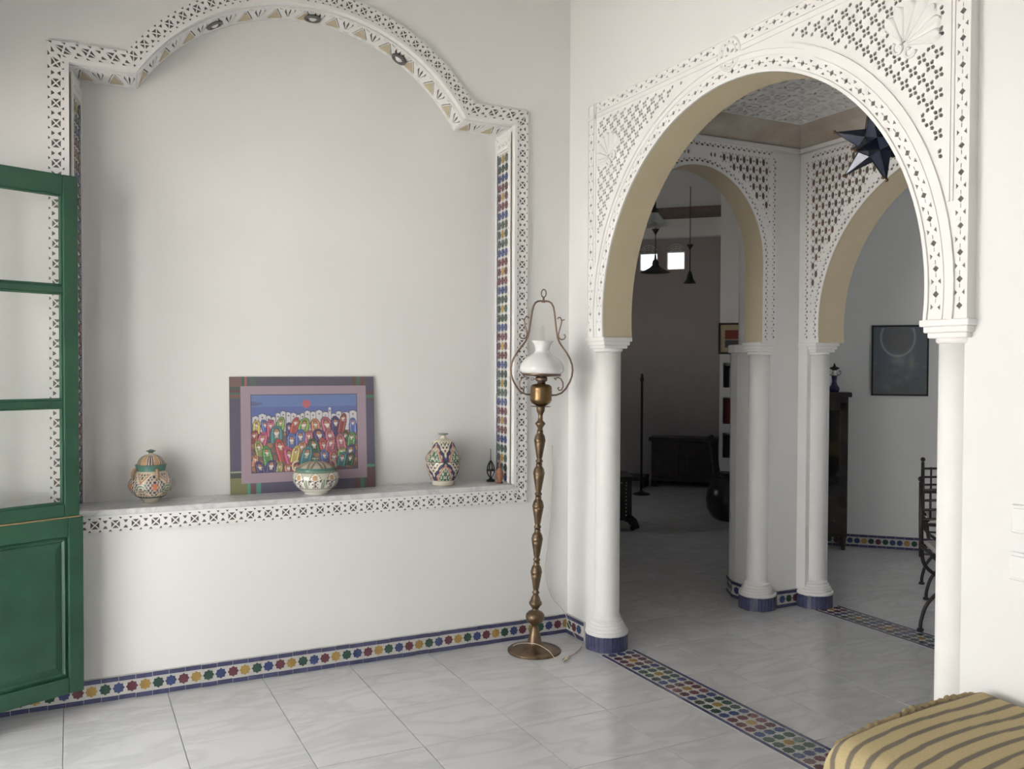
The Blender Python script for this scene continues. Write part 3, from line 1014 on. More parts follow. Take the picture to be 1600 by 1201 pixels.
# hall ceiling: coved edge and carved field
mb = MB().box(0.11, 1.5, -4.0, -0.13, 3.0, 3.1)
hall_ceiling = mb.build('ceiling_hall', 'wall_white'); tag(hall_ceiling, 'carved plaster ceiling of the hall', kind='structure')
X0, X1, YA, YB, IN, ZA, ZB = 0.11, 1.5, -0.13, -2.60, 0.20, 2.69, 2.775
cv = MB()
o_ = [(X0, YA), (X1, YA), (X1, YB), (X0, YB)]; i_ = [(X0 + IN, YA - IN), (X1 - IN, YA - IN), (X1 - IN, YB + IN), (X0 + IN, YB + IN)]
m_ = [((a[0] * 0.45 + b[0] * 0.55), (a[1] * 0.45 + b[1] * 0.55)) for a, b in zip(o_, i_)]
cv.add([(*p, ZA) for p in o_] + [(*p, ZA + 0.055) for p in m_] + [(*p, ZB) for p in i_],
       [(k, (k + 1) % 4, 4 + (k + 1) % 4, 4 + k) for k in range(4)] + [(4 + k, 4 + (k + 1) % 4, 8 + (k + 1) % 4, 8 + k) for k in range(4)])
cv.build('cove', 'cove_paint', hall_ceiling, fix=False)
cn = MB()
for (x0, x1, y0, y1) in ((X0, X1, YA - 0.03, YA), (X0, X1, YB, YB + 0.03), (X0, X0 + 0.03, YB, YA), (X1 - 0.03, X1, YB, YA)):
    cn.box(x0, x1, y0, y1, 2.672, 2.695)
cn.build('cornice', 'plaster', hall_ceiling)
def ceil_cell():
    L = [rect(0, 1, 0, 1)]
    def ell(cu, cv_, a, b, rot, n=8):
        L.append([(cu + a * math.cos(t) * math.cos(rot) - b * math.sin(t) * math.sin(rot), cv_ + a * math.cos(t) * math.sin(rot) + b * math.sin(t) * math.cos(rot)) for t in [2 * PI * k / n for k in range(n)]])
    for k in range(4):
        r = k * PI / 2
        ell(0.5 + 0.17 * math.cos(r), 0.5 + 0.17 * math.sin(r), 0.115, 0.06, r)
        r += PI / 4
        ell(0.5 + 0.24 * math.cos(r), 0.5 + 0.24 * math.sin(r), 0.075, 0.045, r)
        ell(0.5 + 0.40 * math.cos(r), 0.5 + 0.40 * math.sin(r), 0.04, 0.10, r)
        ell(0.5 + 0.53 * math.cos(r), 0.5 + 0.53 * math.sin(r), 0.065, 0.05, r)
        r -= PI / 4
        ell(0.5 + 0.38 * math.cos(r), 0.5 + 0.38 * math.sin(r), 0.05, 0.14, r)
    return Cell(L)
CC = ceil_cell()
mb, gb = MB(), MB()
nx, ny = 5, 10
xa, xb, ya, yb = X0 + IN, X1 - IN, YA - IN, YB + IN
for i in range(nx):
    for j in range(ny):
        fm = lambda u, v, h, i=i, j=j: (xa + (xb - xa) * (i + u) / nx, ya + (yb - ya) * (j + v) / ny, ZB + 0.02 - h)
        CC.stamp(mb, fm, 0.0, 0.02)
gb.add([(xa, ya, ZB + 0.008), (xb, ya, ZB + 0.008), (xb, yb, ZB + 0.008), (xa, yb, ZB + 0.008)], [(0, 1, 2, 3)])
cf = mb.build('ceiling_relief', 'plaster', hall_ceiling, fix=False)
tag(cf, 'carved interlaced ceiling pattern')
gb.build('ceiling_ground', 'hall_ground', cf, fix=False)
# ================================================================== ROOM SHELLS
def wall_slab(name, p0, p1, z1, thick, label, holes=(), material='wall_white', z0=0.0):
    """vertical slab from p0 to p1; thickness goes to the left of the direction"""
    P0, P1 = V((*p0, 0)), V((*p1, 0)); d = P1 - P0; L = d.length; d.normalize(); nl = V((-d.y, d.x, 0))
    fn = lambda u, v, h: tuple(P0 + d * u + V((0, 0, v)) + nl * h)
    mb = MB()
    Cell([rect(0, L, z0, z1)] + [rect(*h) for h in holes]).stamp(mb, fn, 0.0, thick, bottom=True)
    o = mb.build(name, material, fix=False)
    tag(o, label, kind='structure')
    return o, fn
# main room
wall_slab('wall_left', (-3.06, -5.4), (-3.06, 0.36), 3.46, 0.16, 'white left wall with the garden door openings', holes=[(5.4 - 1.92, 5.4 - 0.42, 0.07, 2.24), (5.4 - 3.5, 5.4 - 2.8, 0.07, 2.24)])
wall_slab('wall_front', (0.12, -5.4), (-3.22, -5.4), 3.46, 0.12, 'white wall behind the camera')
MB().box(-3.22, 0.12, -5.5, 0.36, 3.46, 3.56).build('ceiling', 'wall_white')['kind'] = 'structure'
o = MB().box(-30, -3.22, -30, 30, -0.2, -0.03).build('terrace', 'terrace'); tag(o, 'sunlit stone terrace outside the door', kind='structure')
o = MB().box(-9.4, -9.0, -14, 10, -0.05, 2.6).box(-9.45, -8.95, -14, 10, 2.6, 2.68).build('bounce_wall', 'wall_white'); tag(o, 'unseen white wall added across the terrace as a low sunlit source', kind='structure')  # added out of view to bounce low sunlight through the doors
o = MB().box(-4.2, -3.22, -6.5, 1.5, 2.55, 2.72).build('sky_blocker_roof', 'wall_white'); tag(o, 'unseen white roof slab added over the terrace doors to block sky light', kind='structure')  # unseen slab put here to hold sky light off the openings
for yy in (-6.2, -2.2, 1.2): MB().box(-4.15, -3.95, yy - 0.12, yy + 0.12, -0.05, 2.55).build('post', 'wall_white', o)  # props of the added sky blocker
# hall south end
wall_slab('wall_hall_front', (1.5, -2.6), (0.11, -2.6), 3.25, -0.1, 'white wall at the near end of the hall')
# dining room
wall_slab('wall_dining_back', (2.70, 1.45), (5.6, -1.45), 3.0, 0.1, 'white slanted wall of the dining room')
wall_slab('wall_dining_left', (1.69, 0.15), (2.68, 1.45), 3.25, 0.06, 'white partition of the dining room')
wall_slab('wall_dining_right', (5.6, -1.45), (5.6, -4.0), 3.0, 0.1, 'white far right wall of the dining room')
wall_slab('wall_dining_front', (5.6, -4.0), (1.5, -4.0), 3.0, 0.1, 'white window wall of the dining room', holes=[(1.4, 2.6, 1.25, 2.25)])
MB().box(1.5, 5.8, -4.2, 2.2, 3.0, 3.1).build('ceiling_dining', 'wall_white')['kind'] = 'structure'
# dark room behind the narrow arch
wall_slab('wall_dark_left', (0.11, 0.0), (0.11, 6.8), 3.3, 0.1, 'left wall of the dark room', material='far_paint', holes=[(3.1, 4.0, 1.3, 2.0)])  # side opening added out of view to brighten the dark room
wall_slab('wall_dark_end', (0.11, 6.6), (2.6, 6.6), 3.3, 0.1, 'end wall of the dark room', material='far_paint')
s2 = math.sqrt(0.5)
W0 = (2.35, 6.60)
def uu(x): return (x - W0[0]) / s2
WIN = [(uu(3.925), uu(4.085), 2.595, 2.815), (uu(4.160), uu(4.318), 2.600, 2.822)]
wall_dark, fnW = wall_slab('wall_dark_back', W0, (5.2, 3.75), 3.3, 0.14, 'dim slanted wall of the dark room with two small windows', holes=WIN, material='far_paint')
wall_slab('wall_dark_side', (4.74, 4.24), (3.56, 3.06), 3.3, 0.02, 'side of the white shelf wall in the dark room', material='wall_white')
MB().box(0.0, 6.2, 0.0, 7.0, 3.28, 3.4).build('ceiling_dark', 'wall_white')['kind'] = 'structure'
# lintel and brown beam above the windows
fW = lambda u, v, h: fnW(u, v, -h)
lt = MB().prism(rect(0.0, 3.4, 2.985, 3.3), fW, 0.0, 0.12).build('trim_3', 'wall_white'); tag(lt, 'plain lintel band above the small windows', kind='structure')
bm_ = MB().prism(rect(0.0, 3.4, 3.20, 3.3), fW, 0.12, 0.45).build('trim_4', 'beam_brown'); tag(bm_, 'brown ceiling beam in the dark room', kind='structure')
# small windows
for i, (a, b_, z0, z1) in enumerate(WIN):
    mb = MB()
    for (x0, x1, y0, y1) in ((a, a + 0.012, z0, z1), (b_ - 0.012, b_, z0, z1), (a, b_, z0, z0 + 0.012), (a, b_, z1 - 0.012, z1)):
        mb.prism(rect(x0, x1, y0, y1), fW, -0.08, 0.006)
    w = mb.build('window_%d' % (i + 1), 'wall_white'); tag(w, 'small square window, %s of two in the dark room' % ('left' if i == 0 else 'right'), kind='structure')
    MB().prism(rect(a + 0.012, b_ - 0.012, z0 + 0.012, z1 - 0.012), fW, -0.062, -0.058).build('pane', 'pane_glass', w)
    tr = MB()
    cx = (a + b_) / 2
    for r in (0.10, 0.125, 0.15):
        tr.tube([fW(cx + r * math.cos(t) * 0.85, z1 - 0.06 + r * math.sin(t), 0.008) for t in [PI * (0.22 + 0.56 * k / 14) for k in range(15)]], 0.004, 5)
    for k in range(3):
        t = PI * (0.35 + 0.15 * k)
        tr.tube([fW(cx + 0.08 * math.cos(t), z1 + 0.02, 0.008), fW(cx + 0.13 * math.cos(t), z1 - 0.06 + 0.15 * math.sin(t), 0.008)], 0.003, 5)
    tr.build('tracery', 'plaster', w)
# shelf wall with book niches, plane x + y = 6.575
NB = (3.545, 3.045)
cub = [(0.035, 0.42, 1.21, 1.46), (0.035, 0.42, 0.84, 1.11), (0.035, 0.42, 0.495, 0.75)]
shelf_wall, fnS = wall_slab('wall_shelf', NB, (4.9, 1.69), 3.3, 0.03, 'white wall with square book niches in the dark room', holes=cub)
cb_ = MB()
for (a, b_, z0, z1) in cub:
    lp = rect(a, b_, z0, z1)
    cb_.add([fnS(u, v, 0.0) for u, v in lp] + [fnS(u, v, 0.26) for u, v in lp], [(k, (k + 1) % 4, 4 + (k + 1) % 4, 4 + k) for k in range(4)] + [(4, 5, 6, 7)])
cb_.build('book_niche', 'wall_white', shelf_wall, fix=False)
for (a, z0, w, h, m, lab) in ((0.045, 1.21, 0.045, 0.22, 'book_dark', 'dark book spine in the top niche of the shelf wall'),
                              (0.094, 1.21, 0.05, 0.20, 'book_white', 'pale book spine in the top niche of the shelf wall'),
                              (0.045, 0.84, 0.06, 0.25, 'book_red', 'dark red book in the middle niche of the shelf wall'),
                              (0.109, 0.84, 0.03, 0.22, 'book_white', 'thin pale book in the middle niche of the shelf wall'),
                              (0.045, 0.495, 0.05, 0.22, 'book_dark', 'dark book in the lowest niche of the shelf wall'),
                              (0.099, 0.495, 0.05, 0.20, 'book_green', 'grey green book in the lowest niche of the shelf wall')):
    t = empty('book', fnS(a + w / 2, z0, 0.10), -PI / 4, lab, 'book', 'books in the shelf wall')
    MB().box(-w / 2, w / 2, -0.07, 0.07, 0.0, h).build('cover', m, t, bevel=0.003)
    MB().box(-w / 2 + 0.004, w / 2 - 0.004, -0.066, 0.074, 0.004, h - 0.004).build('pages', 'book_white', t)
wall_slab('wall_partition', (2.70, 1.62), (4.9, 1.75), 3.3, 0.06, 'hidden partition between dark room and dining room')
wall_slab('wall_partition_near', (1.66, 0.44), (2.70, 1.66), 3.3, 0.06, 'white partition behind the pier')
baseboard('baseboard_dining', (2.92, 1.216), (4.0, 0.136), (-1, -1), start=1, offset=0.02, seq='gbbygr', label='star tile skirting along the slanted dining room wall')

# ================================================================== GREEN DOOR LEAVES
def door_leaf(name, label, hinge, ang):
    """two column glazed leaf, local x from hinge (0) to free edge (W)"""
    W, T, ZL0, ZM, ZT = 0.745, 0.034, 0.105, 0.812, 2.162
    t = empty(name, (hinge[0], hinge[1], 0), ang)
    tag(t, label, kind='structure')
    def part(nm, x0, x1, z0, z1, y0=-T / 2, y1=T / 2, m='green_paint', bev=0.004, par=t):
        return MB().box(x0, x1, y0, y1, z0, z1).build(nm, m, par, bevel=bev)
    W2 = W - 0.012
    part('stile', W2 - 0.058, W2, ZM, ZT); part('stile', 0.0, 0.058, ZM, ZT)
    part('mullion', 0.318, 0.372, ZM + 0.05, ZT - 0.075)
    part('top_rail', 0.058, W2 - 0.058, ZT - 0.078, ZT); part('bottom_rail', 0.058, W2 - 0.058, ZM, ZM + 0.052)
    z = [ZM + 0.052, 1.248, 1.275, 1.698, 1.725, ZT - 0.078]
    for k in (1, 3):
        for (a, b) in ((0.058, 0.318), (0.372, W2 - 0.058)):
            part('glazing_bar', a, b, z[k], z[k + 1], -0.012, 0.012)
    for k in range(3):
        for (a, b) in ((0.058, 0.318), (0.372, W2 - 0.058)):
            p = part('pane', a - 0.004, b + 0.004, z[2 * k] - 0.004, z[2 * k + 1] + 0.004, -0.002, 0.002, 'pane_glass', 0)
            mb = MB()
            a2, b2, c2, d2 = a, b, z[2 * k], z[2 * k + 1]
            for (x0, x1, y0, y1) in ((a2, a2 + 0.008, c2, d2), (b2 - 0.008, b2, c2, d2), (a2, b2, c2, c2 + 0.008), (a2, b2, d2 - 0.008, d2)):
                mb.box(x0, x1, -0.011, 0.009, y0, y1)
            mb.build('bead', 'green_paint', p, bevel=0.002)
    # lower panelled half, a little wider and thicker
    y0, y1 = -T / 2 - 0.006, T / 2
    zt = ZM - 0.004
    part('stile', W - 0.058, W, ZL0, zt, y0, y1); part('stile', 0.0, 0.058, ZL0, zt, y0, y1); part('stile', 0.325, 0.385, ZL0, zt, y0, y1)
    part('rail', 0.058, W - 0.058, ZL0, ZL0 + 0.065, y0 + 0.0005, y1); part('rail', 0.058, W - 0.058, zt - 0.075, zt, y0 + 0.0005, y1)
    for (a, b) in ((0.058, 0.325), (0.385, W - 0.058)):
        c, d = ZL0 + 0.065, zt - 0.075
        i1, i2 = 0.022, 0.05
        mb = MB()
        rings = [(0, -0.008), (0.014, -0.0165), (i1, -0.007), (i2, -0.016)]
        vs_, fs_ = [], []
        for off, yy in rings:
            vs_ += [(a + off, yy, c + off), (b - off, yy, c + off), (b - off, yy, d - off), (a + off, yy, d - off)]
        for k in range(3):
            fs_ += [(4 * k + q, 4 * k + (q + 1) % 4, 4 * k + 4 + (q + 1) % 4, 4 * k + 4 + q) for q in range(4)]
        fs_.append((12, 13, 14, 15))
        mb.add(vs_, fs_)
        mb.box(a - 0.003, b + 0.003, 0.0, 0.008, c - 0.003, d + 0.003)
        mb.build('panel', 'green_paint', t, fix=False)
    part('wood_edge', W - 0.0005, W + 0.001, ZL0, zt, y1 - 0.010, y1 - 0.002, 'raw_wood_edge', 0)
    part('wood_edge', W2 - 0.0005, W2 + 0.001, ZM, ZT, T / 2 - 0.012, T / 2 - 0.002, 'raw_wood_edge', 0)
    part('weather_strip', 0.0, W2, ZM - 0.004, ZM, -T / 2 - 0.004, T / 2, 'raw_wood_edge', 0)
    return t
da = math.radians(23.9)
fr = V((-2.336, -0.12, 0))
hg = fr - V((math.cos(da), math.sin(da), 0)) * 0.745
door_leaf('door_1', 'open green glazed door leaf at the left edge of the picture', hg, da)
door_leaf('door_2', 'green glazed door leaf folded flat on the left wall, out of frame', (-3.02, -1.95), -PI / 2)

# ================================================================== FLOOR LAMP
def floor_lamp():
    LX, LY = -0.312, -0.212
    t = empty('floor_lamp', (LX, LY, 0), YAW - PI / 2, 'tall turned brass floor lamp with a white glass shade and wire harp', 'floor lamp')
    t.rotation_euler = (0, math.radians(1.25), YAW - PI / 2)
    base = [(0.133, 0.0), (0.134, 0.006), (0.128, 0.012), (0.100, 0.019), (0.070, 0.026), (0.058, 0.030), (0.040, 0.036), (0.036, 0.046), (0.028, 0.085), (0.019, 0.120), (0.015, 0.130)]
    MB().lathe(base, 48).build('base', 'brass', t)
    pr = [(0.015, 0.129), (0.022, 0.137), (0.040, 0.150), (0.0475, 0.170), (0.046, 0.185), (0.034, 0.198), (0.018, 0.205), (0.015, 0.211),
          (0.022, 0.222), (0.032, 0.236), (0.032, 0.246), (0.026, 0.252), (0.022, 0.266), (0.014, 0.281), (0.0125, 0.285)]
    MB().lathe(pr, 36).build('knop', 'brass', t)
    for k in range(5):
        z0 = 0.284 + 0.1635 * k
        p = [(0.012, 0.0), (0.0175, 0.006), (0.018, 0.012), (0.013, 0.018), (0.0125, 0.024), (0.0155, 0.030), (0.019, 0.055), (0.0245, 0.085), (0.0265, 0.098),
             (0.0255, 0.100), (0.0285, 0.106), (0.0285, 0.118), (0.0265, 0.121), (0.0255, 0.130), (0.021, 0.140), (0.0155, 0.147), (0.0145, 0.152), (0.0165, 0.156), (0.0125, 0.1640)]
        MB().lathe([(r, z + z0) for r, z in p], 32).build('baluster', 'brass', t)
    p = [(0.0125, 1.100), (0.013, 1.112), (0.020, 1.124), (0.0265, 1.133), (0.020, 1.142), (0.0125, 1.150), (0.0115, 1.175), (0.013, 1.182), (0.020, 1.195), (0.0215, 1.212), (0.0215, 1.217)]
    MB().lathe(p, 32).build('stem_top', 'brass', t)
    MB().lathe([(0.0205, 1.2165), (0.050, 1.2175), (0.051, 1.2195), (0.022, 1.2205)], 36).build('drip_plate', 'copper_tube', t)
    p = [(0.018, 1.220), (0.030, 1.226), (0.046, 1.236), (0.0525, 1.248), (0.0535, 1.256), (0.0525, 1.262), (0.0535, 1.270), (0.0535, 1.298), (0.0525, 1.303), (0.0535, 1.308), (0.050, 1.320), (0.040, 1.327), (0.022, 1.330)]
    MB().lathe(p, 40).build('oil_font', 'brass_light', t)
    p = [(0.020, 1.329), (0.020, 1.340), (0.029, 1.346), (0.029, 1.362), (0.024, 1.366), (0.026, 1.372), (0.020, 1.378)]
    MB().lathe(p, 32).build('burner', 'copper_tube', t)
    mb = MB().lathe([(0.088, 1.370), (0.096, 1.370), (0.097, 1.386), (0.094, 1.387), (0.088, 1.376)], 48, caps=False)
    for k in range(3):
        a = 2 * PI * k / 3 + 0.4
        mb.tube([(0.022 * math.cos(a), 0.022 * math.sin(a), 1.368), (0.090 * math.cos(a), 0.090 * math.sin(a), 1.373)], 0.003, 6)
    mb.build('shade_gallery', 'copper_tube', t)
    kn = MB().tube([(-0.024, -0.006, 1.353), (-0.040, -0.006, 1.353)], 0.002, 6)
    kn.tube([(-0.045 + 0.006 * math.cos(a), -0.006, 1.353 + 0.006 * math.sin(a)) for a in [2 * PI * k / 12 for k in range(12)]], 0.0016, 5, closed=True)
    kn.build('wick_key', 'copper_tube', t)
    p = [(0.093, 1.380), (0.103, 1.386), (0.109, 1.397), (0.110, 1.408), (0.106, 1.424), (0.096, 1.442), (0.080, 1.458), (0.060, 1.472), (0.044, 1.482), (0.037, 1.490),
         (0.0355, 1.498), (0.0365, 1.508), (0.040, 1.520), (0.047, 1.532), (0.0545, 1.5405), (0.0535, 1.5425), (0.045, 1.534), (0.038, 1.521), (0.0335, 1.498), (0.042, 1.479), (0.058, 1.469), (0.078, 1.455), (0.094, 1.439), (0.104, 1.422), (0.107, 1.406), (0.101, 1.388)]
    MB().lathe(p, 48, caps=False).build('lamp_shade', 'milk_glass', t)
    MB().lathe([(0.018, 1.375), (0.020, 1.40), (0.014, 1.44), (0.0118, 1.47), (0.0115, 1.62), (0.0100, 1.62), (0.0100, 1.47)], 24, caps=False).build('glass_chimney', 'pane_glass', t)
    half = [(0.050, 1.275), (0.075, 1.277), (0.100, 1.287), (0.122, 1.310), (0.140, 1.343), (0.150, 1.372), (0.153, 1.402), (0.149, 1.430), (0.138, 1.458), (0.120, 1.488),
            (0.100, 1.514), (0.084, 1.537), (0.074, 1.560), (0.067, 1.595), (0.061, 1.640), (0.055, 1.685), (0.049, 1.712), (0.040, 1.729), (0.028, 1.737), (0.012, 1.739), (0.0, 1.739)]
    path = [(x, 0, z) for x, z in half] + [(-x, 0, z) for x, z in half[::-1][1:]]
    MB().tube(path, 0.0045, 8).build('harp', 'copper_tube', t)
    ring = [(0.0115 * math.cos(a), 0, 1.777 + 0.019 * math.sin(a)) for a in [2 * PI * k / 24 for k in range(24)]]
    mb = MB().tube(ring, 0.0032, 7, closed=True)
    mb.lathe([(0.010, 1.731), (0.0085, 1.740), (0.0045, 1.745), (0.0055, 1.752), (0.0040, 1.758)], 16)
    mb.build('hanging_ring', 'copper_tube', t)
    for s in (-1, 1):
        sc = [(0.071, 1.652), (0.076, 1.660), (0.084, 1.660), (0.090, 1.652), (0.092, 1.640), (0.088, 1.618), (0.080, 1.590), (0.077, 1.572), (0.082, 1.557), (0.093, 1.551), (0.107, 1.554), (0.113, 1.565), (0.110, 1.575), (0.103, 1.575)]
        mb = MB().tube([(s * x, 0, z) for x, z in sc], 0.0032, 6)
        mb.tube([(s * x, 0, z) for x, z in [(0.092, 1.640), (0.097, 1.648), (0.107, 1.650)]], 0.0028, 6)
        mb.build('scroll', 'copper_tube', t)
        sc = [(0.062, 1.362), (0.070, 1.352), (0.074, 1.362), (0.082, 1.364), (0.096, 1.357), (0.106, 1.340), (0.108, 1.318), (0.101, 1.303), (0.089, 1.300), (0.082, 1.309), (0.088, 1.316)]
        MB().tube([(s * x, 0, z) for x, z in sc], 0.0032, 6).build('scroll', 'copper_tube', t)
    return t
floor_lamp()

def smooth_path(pts, n=6):
    P = [V(p) for p in pts]; out = []
    for i in range(len(P) - 1):
        a, b, c, d = P[max(i - 1, 0)], P[i], P[i + 1], P[min(i + 2, len(P) - 1)]
        for k in range(n):
            t = k / n
            out.append(0.5 * ((2 * b) + (c - a) * t + (2 * a - 5 * b + 4 * c - d) * t * t + (3 * b - a - 3 * c + d) * t ** 3))
    out.append(P[-1]); return out
t = empty('power_cord', (-0.25, -0.41, 0), 0, 'thin pale cord with a plug trailing from the wall corner to the lamp', 'cord')
def cord(pts, nm='cable', r=0.0018): 
    MB().tube([p - V((-0.25, -0.41, 0)) for p in smooth_path(pts)], r, 6).build(nm, 'white_cable', t)
cord([(-0.101, -0.006, 1.0), (-0.100, -0.006, 0.78), (-0.125, -0.006, 0.48), (-0.140, -0.006, 0.33), (-0.10, -0.006, 0.20), (-0.03, -0.02, 0.115), (-0.03, -0.07, 0.06), (-0.03, -0.15, 0.006), (-0.055, -0.24, 0.004), (-0.14, -0.33, 0.004), (-0.21, -0.385, 0.010)])
cord([(-0.400, -0.150, 0.020), (-0.385, -0.20, 0.045), (-0.33, -0.26, 0.052), (-0.29, -0.315, 0.03), (-0.275, -0.345, 0.004), (-0.27, -0.375, 0.004)])
mb = MB().tube([(-0.205 + 0.25, -0.382 + 0.41, 0.012), (-0.225 + 0.25, -0.397 + 0.41, 0.012), (-0.25 + 0.25, -0.413 + 0.41, 0.011)], [0.005, 0.0095, 0.010], 10)
pl = mb.build('plug', 'white_cable', t)
MB().tube([(-0.002, -0.001, 0.015), (-0.020, -0.013, 0.015)], 0.0022, 6).tube([(0.002, -0.008, 0.009), (-0.016, -0.020, 0.009)], 0.0022, 6).build('pin', 'brass_light', pl)

# ================================================================== POTTERY AND PICTURE ON THE LEDGE
SZ = 0.8105
def srgb_np(c): return np.array(srgb(*c)[:3])
def painted_lathe(name, prof, paint, parent, n=144, sub=5):
    pr = []
    for (r0, z0), (r1, z1) in zip(prof[:-1], prof[1:]):
        m_ = max(1, int(math.hypot(r1 - r0, z1 - z0) / 0.0022))
        for i in range(m_): pr.append((r0 + (r1 - r0) * i / m_, z0 + (z1 - z0) * i / m_))
    pr.append(prof[-1])
    mb = MB().lathe(pr, n, caps=False)
    o = mb.build(name, 'painted_pottery', parent, fix=True)
    co = np.array(mb.v)
    ang = np.arctan2(co[:, 1], co[:, 0]) / (2 * PI)
    colr = paint(ang, co[:, 2], np.hypot(co[:, 0], co[:, 1]))
    g_ = colr.mean(1, keepdims=True); colr = g_ + (colr - g_) * 0.8 + 0.015
    a = o.data.color_attributes.new('Col', 'FLOAT_COLOR', 'POINT')
    a.data.foreach_set('color', np.concatenate([colr, np.ones((len(co), 1))], 1).astype(np.float32).ravel())
    return o
CREAM, NAVY, GREENP, ORNG, TEAL, BRWN, OCHR = [srgb_np(c) for c in ((222, 212, 190), (52, 48, 92), (62, 118, 92), (200, 112, 66), (66, 128, 112), (104, 74, 58), (196, 152, 96))]
def put(c, mask, col): c[mask] = col
def fold(a, k, ph=0.0):
    x = (a * k + ph) % 1.0
    return np.abs(x - 0.5) * 2          # 0 at motif axis, 1 between motifs
def paint_tall(ang, z, r):
    c = np.tile(CREAM, (len(z), 1)).copy()
    h = z / 0.264
    for lo, hi, ph, up_ in ((0.10, 0.455, 0.0, 1), (0.47, 0.84, 0.5, -1)):
        t = (h - lo) / (hi - lo); m0 = (t >= 0) & (t <= 1)
        x = fold(ang, 4, ph); 
        y = t if up_ > 0 else t
        arch_ = 1.0 - y
        d = x - 0.95 * (1 - y ** 1.5)
        put(c, m0 & (np.abs(d - 0.02) < 0.14 + 0.05 * np.sin(y * 18)), NAVY)
        put(c, m0 & (np.abs(d + 0.22) < 0.06), ORNG)
        put(c, m0 & (d < -0.34) & (np.sin(x * 22) * np.cos(y * 16) > -0.15), GREENP)
        put(c, m0 & (d < -0.34) & (np.abs(np.sin(x * 11 + y * 9)) < 0.18), BRWN)
        put(c, m0 & (d > 0.36) & (np.sin(x * 16 + 1) * np.sin(y * 20) > 0.25), NAVY)
        put(c, m0 & (d > 0.30) & (np.cos(x * 14) * np.cos(y * 13) > 0.55), OCHR)
        put(c, m0 & (d > 0.45) & (np.cos(x * 9 + y * 12) > 0.8), GREENP)
    put(c, (h > 0.458) & (h < 0.468), srgb_np((60, 70, 66)))
    put(c, (h > 0.095) & (h < 0.103), GREENP)
    put(c, (h > 0.965), srgb_np((96, 122, 112)))
    return c
def paint_round(ang, z, r):
    c = np.tile(srgb_np((206, 192, 166)), (len(z), 1)).copy()
    h = z / 0.233
    t = (h - 0.10) / 0.46; m0 = (t > 0) & (t < 1)
    x = fold(ang, 5)
    d = x - 0.9 * np.abs(np.sin(t * PI * 0.95))
    put(c, m0 & (d < -0.1) & (np.sin(x * 26) * np.sin(t * 30) > 0.1), NAVY)
    put(c, m0 & (np.abs(d) < 0.10), srgb_np((224, 212, 186)))
    put(c, m0 & (np.abs(d - 0.16) < 0.05), ORNG)
    put(c, m0 & (d > 0.3) & (np.sin(x * 20) * np.sin(t * 24) > 0.15), BRWN)
    put(c, m0 & (x < 0.16) & (np.abs(t - 0.5) < 0.12), ORNG)
    sp_ = np.hypot((x - 0.95) * 0.6, (t - 0.42) * 1.1)
    put(c, m0 & (sp_ < 0.24) & (np.sin(sp_ * 60) > -0.2), srgb_np((92, 124, 100)))
    put(c, (h > 0.60) & (h < 0.72), TEAL)
    put(c, (h > 0.10) & (h < 0.14), srgb_np((84, 104, 92)))
    t2 = (h - 0.72) / 0.17; m2 = (t2 > 0) & (t2 < 1)
    put(c, m2 & (fold(ang, 6) < 0.55 - 0.3 * t2), OCHR)
    put(c, m2 & (np.abs(fold(ang, 6) - 0.62) < 0.12), NAVY)
    put(c, m2 & (fold(ang, 6) > 0.85), BRWN)
    put(c, h > 0.935, srgb_np((86, 120, 104)))
    return c
def paint_bowl(ang, z, r):
    c = np.tile(srgb_np((226, 220, 206)), (len(z), 1)).copy()
    h = z / 0.125
    t = (h - 0.28) / 0.56; m0 = (t > 0) & (t < 1)
    x = fold(ang, 8, 0.1)
    edge = 0.72 * np.sqrt(np.clip(1 - np.clip(t, 0, 1) ** 2.4, 0, 1))
    put(c, m0 & (x > edge + 0.06), srgb_np((196, 192, 172)))
    put(c, m0 & (np.abs(x - edge - 0.03) < 0.05), srgb_np((70, 96, 80)))
    put(c, m0 & (x > 0.93) & (t < 0.62), GREENP)
    put(c, m0 & (x < 0.30) & (np.abs(t - 0.72) < 0.17) & (x < 0.34 * np.sin((t - 0.5) / 0.45 * PI)), OCHR)
    put(c, m0 & (np.abs(x - 0.16 - 0.14 * np.sin(t * 26)) < 0.07) & (t < 0.55), NAVY)
    put(c, m0 & (x < 0.08) & (t < 0.5), BRWN)
    put(c, m0 & (np.abs(x - 0.52) < 0.09) & (np.abs(t - 0.50) < 0.08), srgb_np((92, 86, 70)))
    put(c, (h > 0.84) & (h < 0.92), srgb_np((116, 142, 118)))
    put(c, (h >= 0.92), TEAL)
    put(c, (h > 0.245) & (h < 0.275), srgb_np((120, 84, 66)))
    return c
def paint_lid(ang, z, r):
    c = np.tile(srgb_np((176, 164, 140)), (len(z), 1)).copy()
    x = fold(ang, 8)
    put(c, (np.abs(x - r * 9) < 0.2), srgb_np((120, 108, 86)))
    put(c, r < 0.018, srgb_np((92, 146, 132)))
    put(c, r > 0.086, TEAL)
    return c

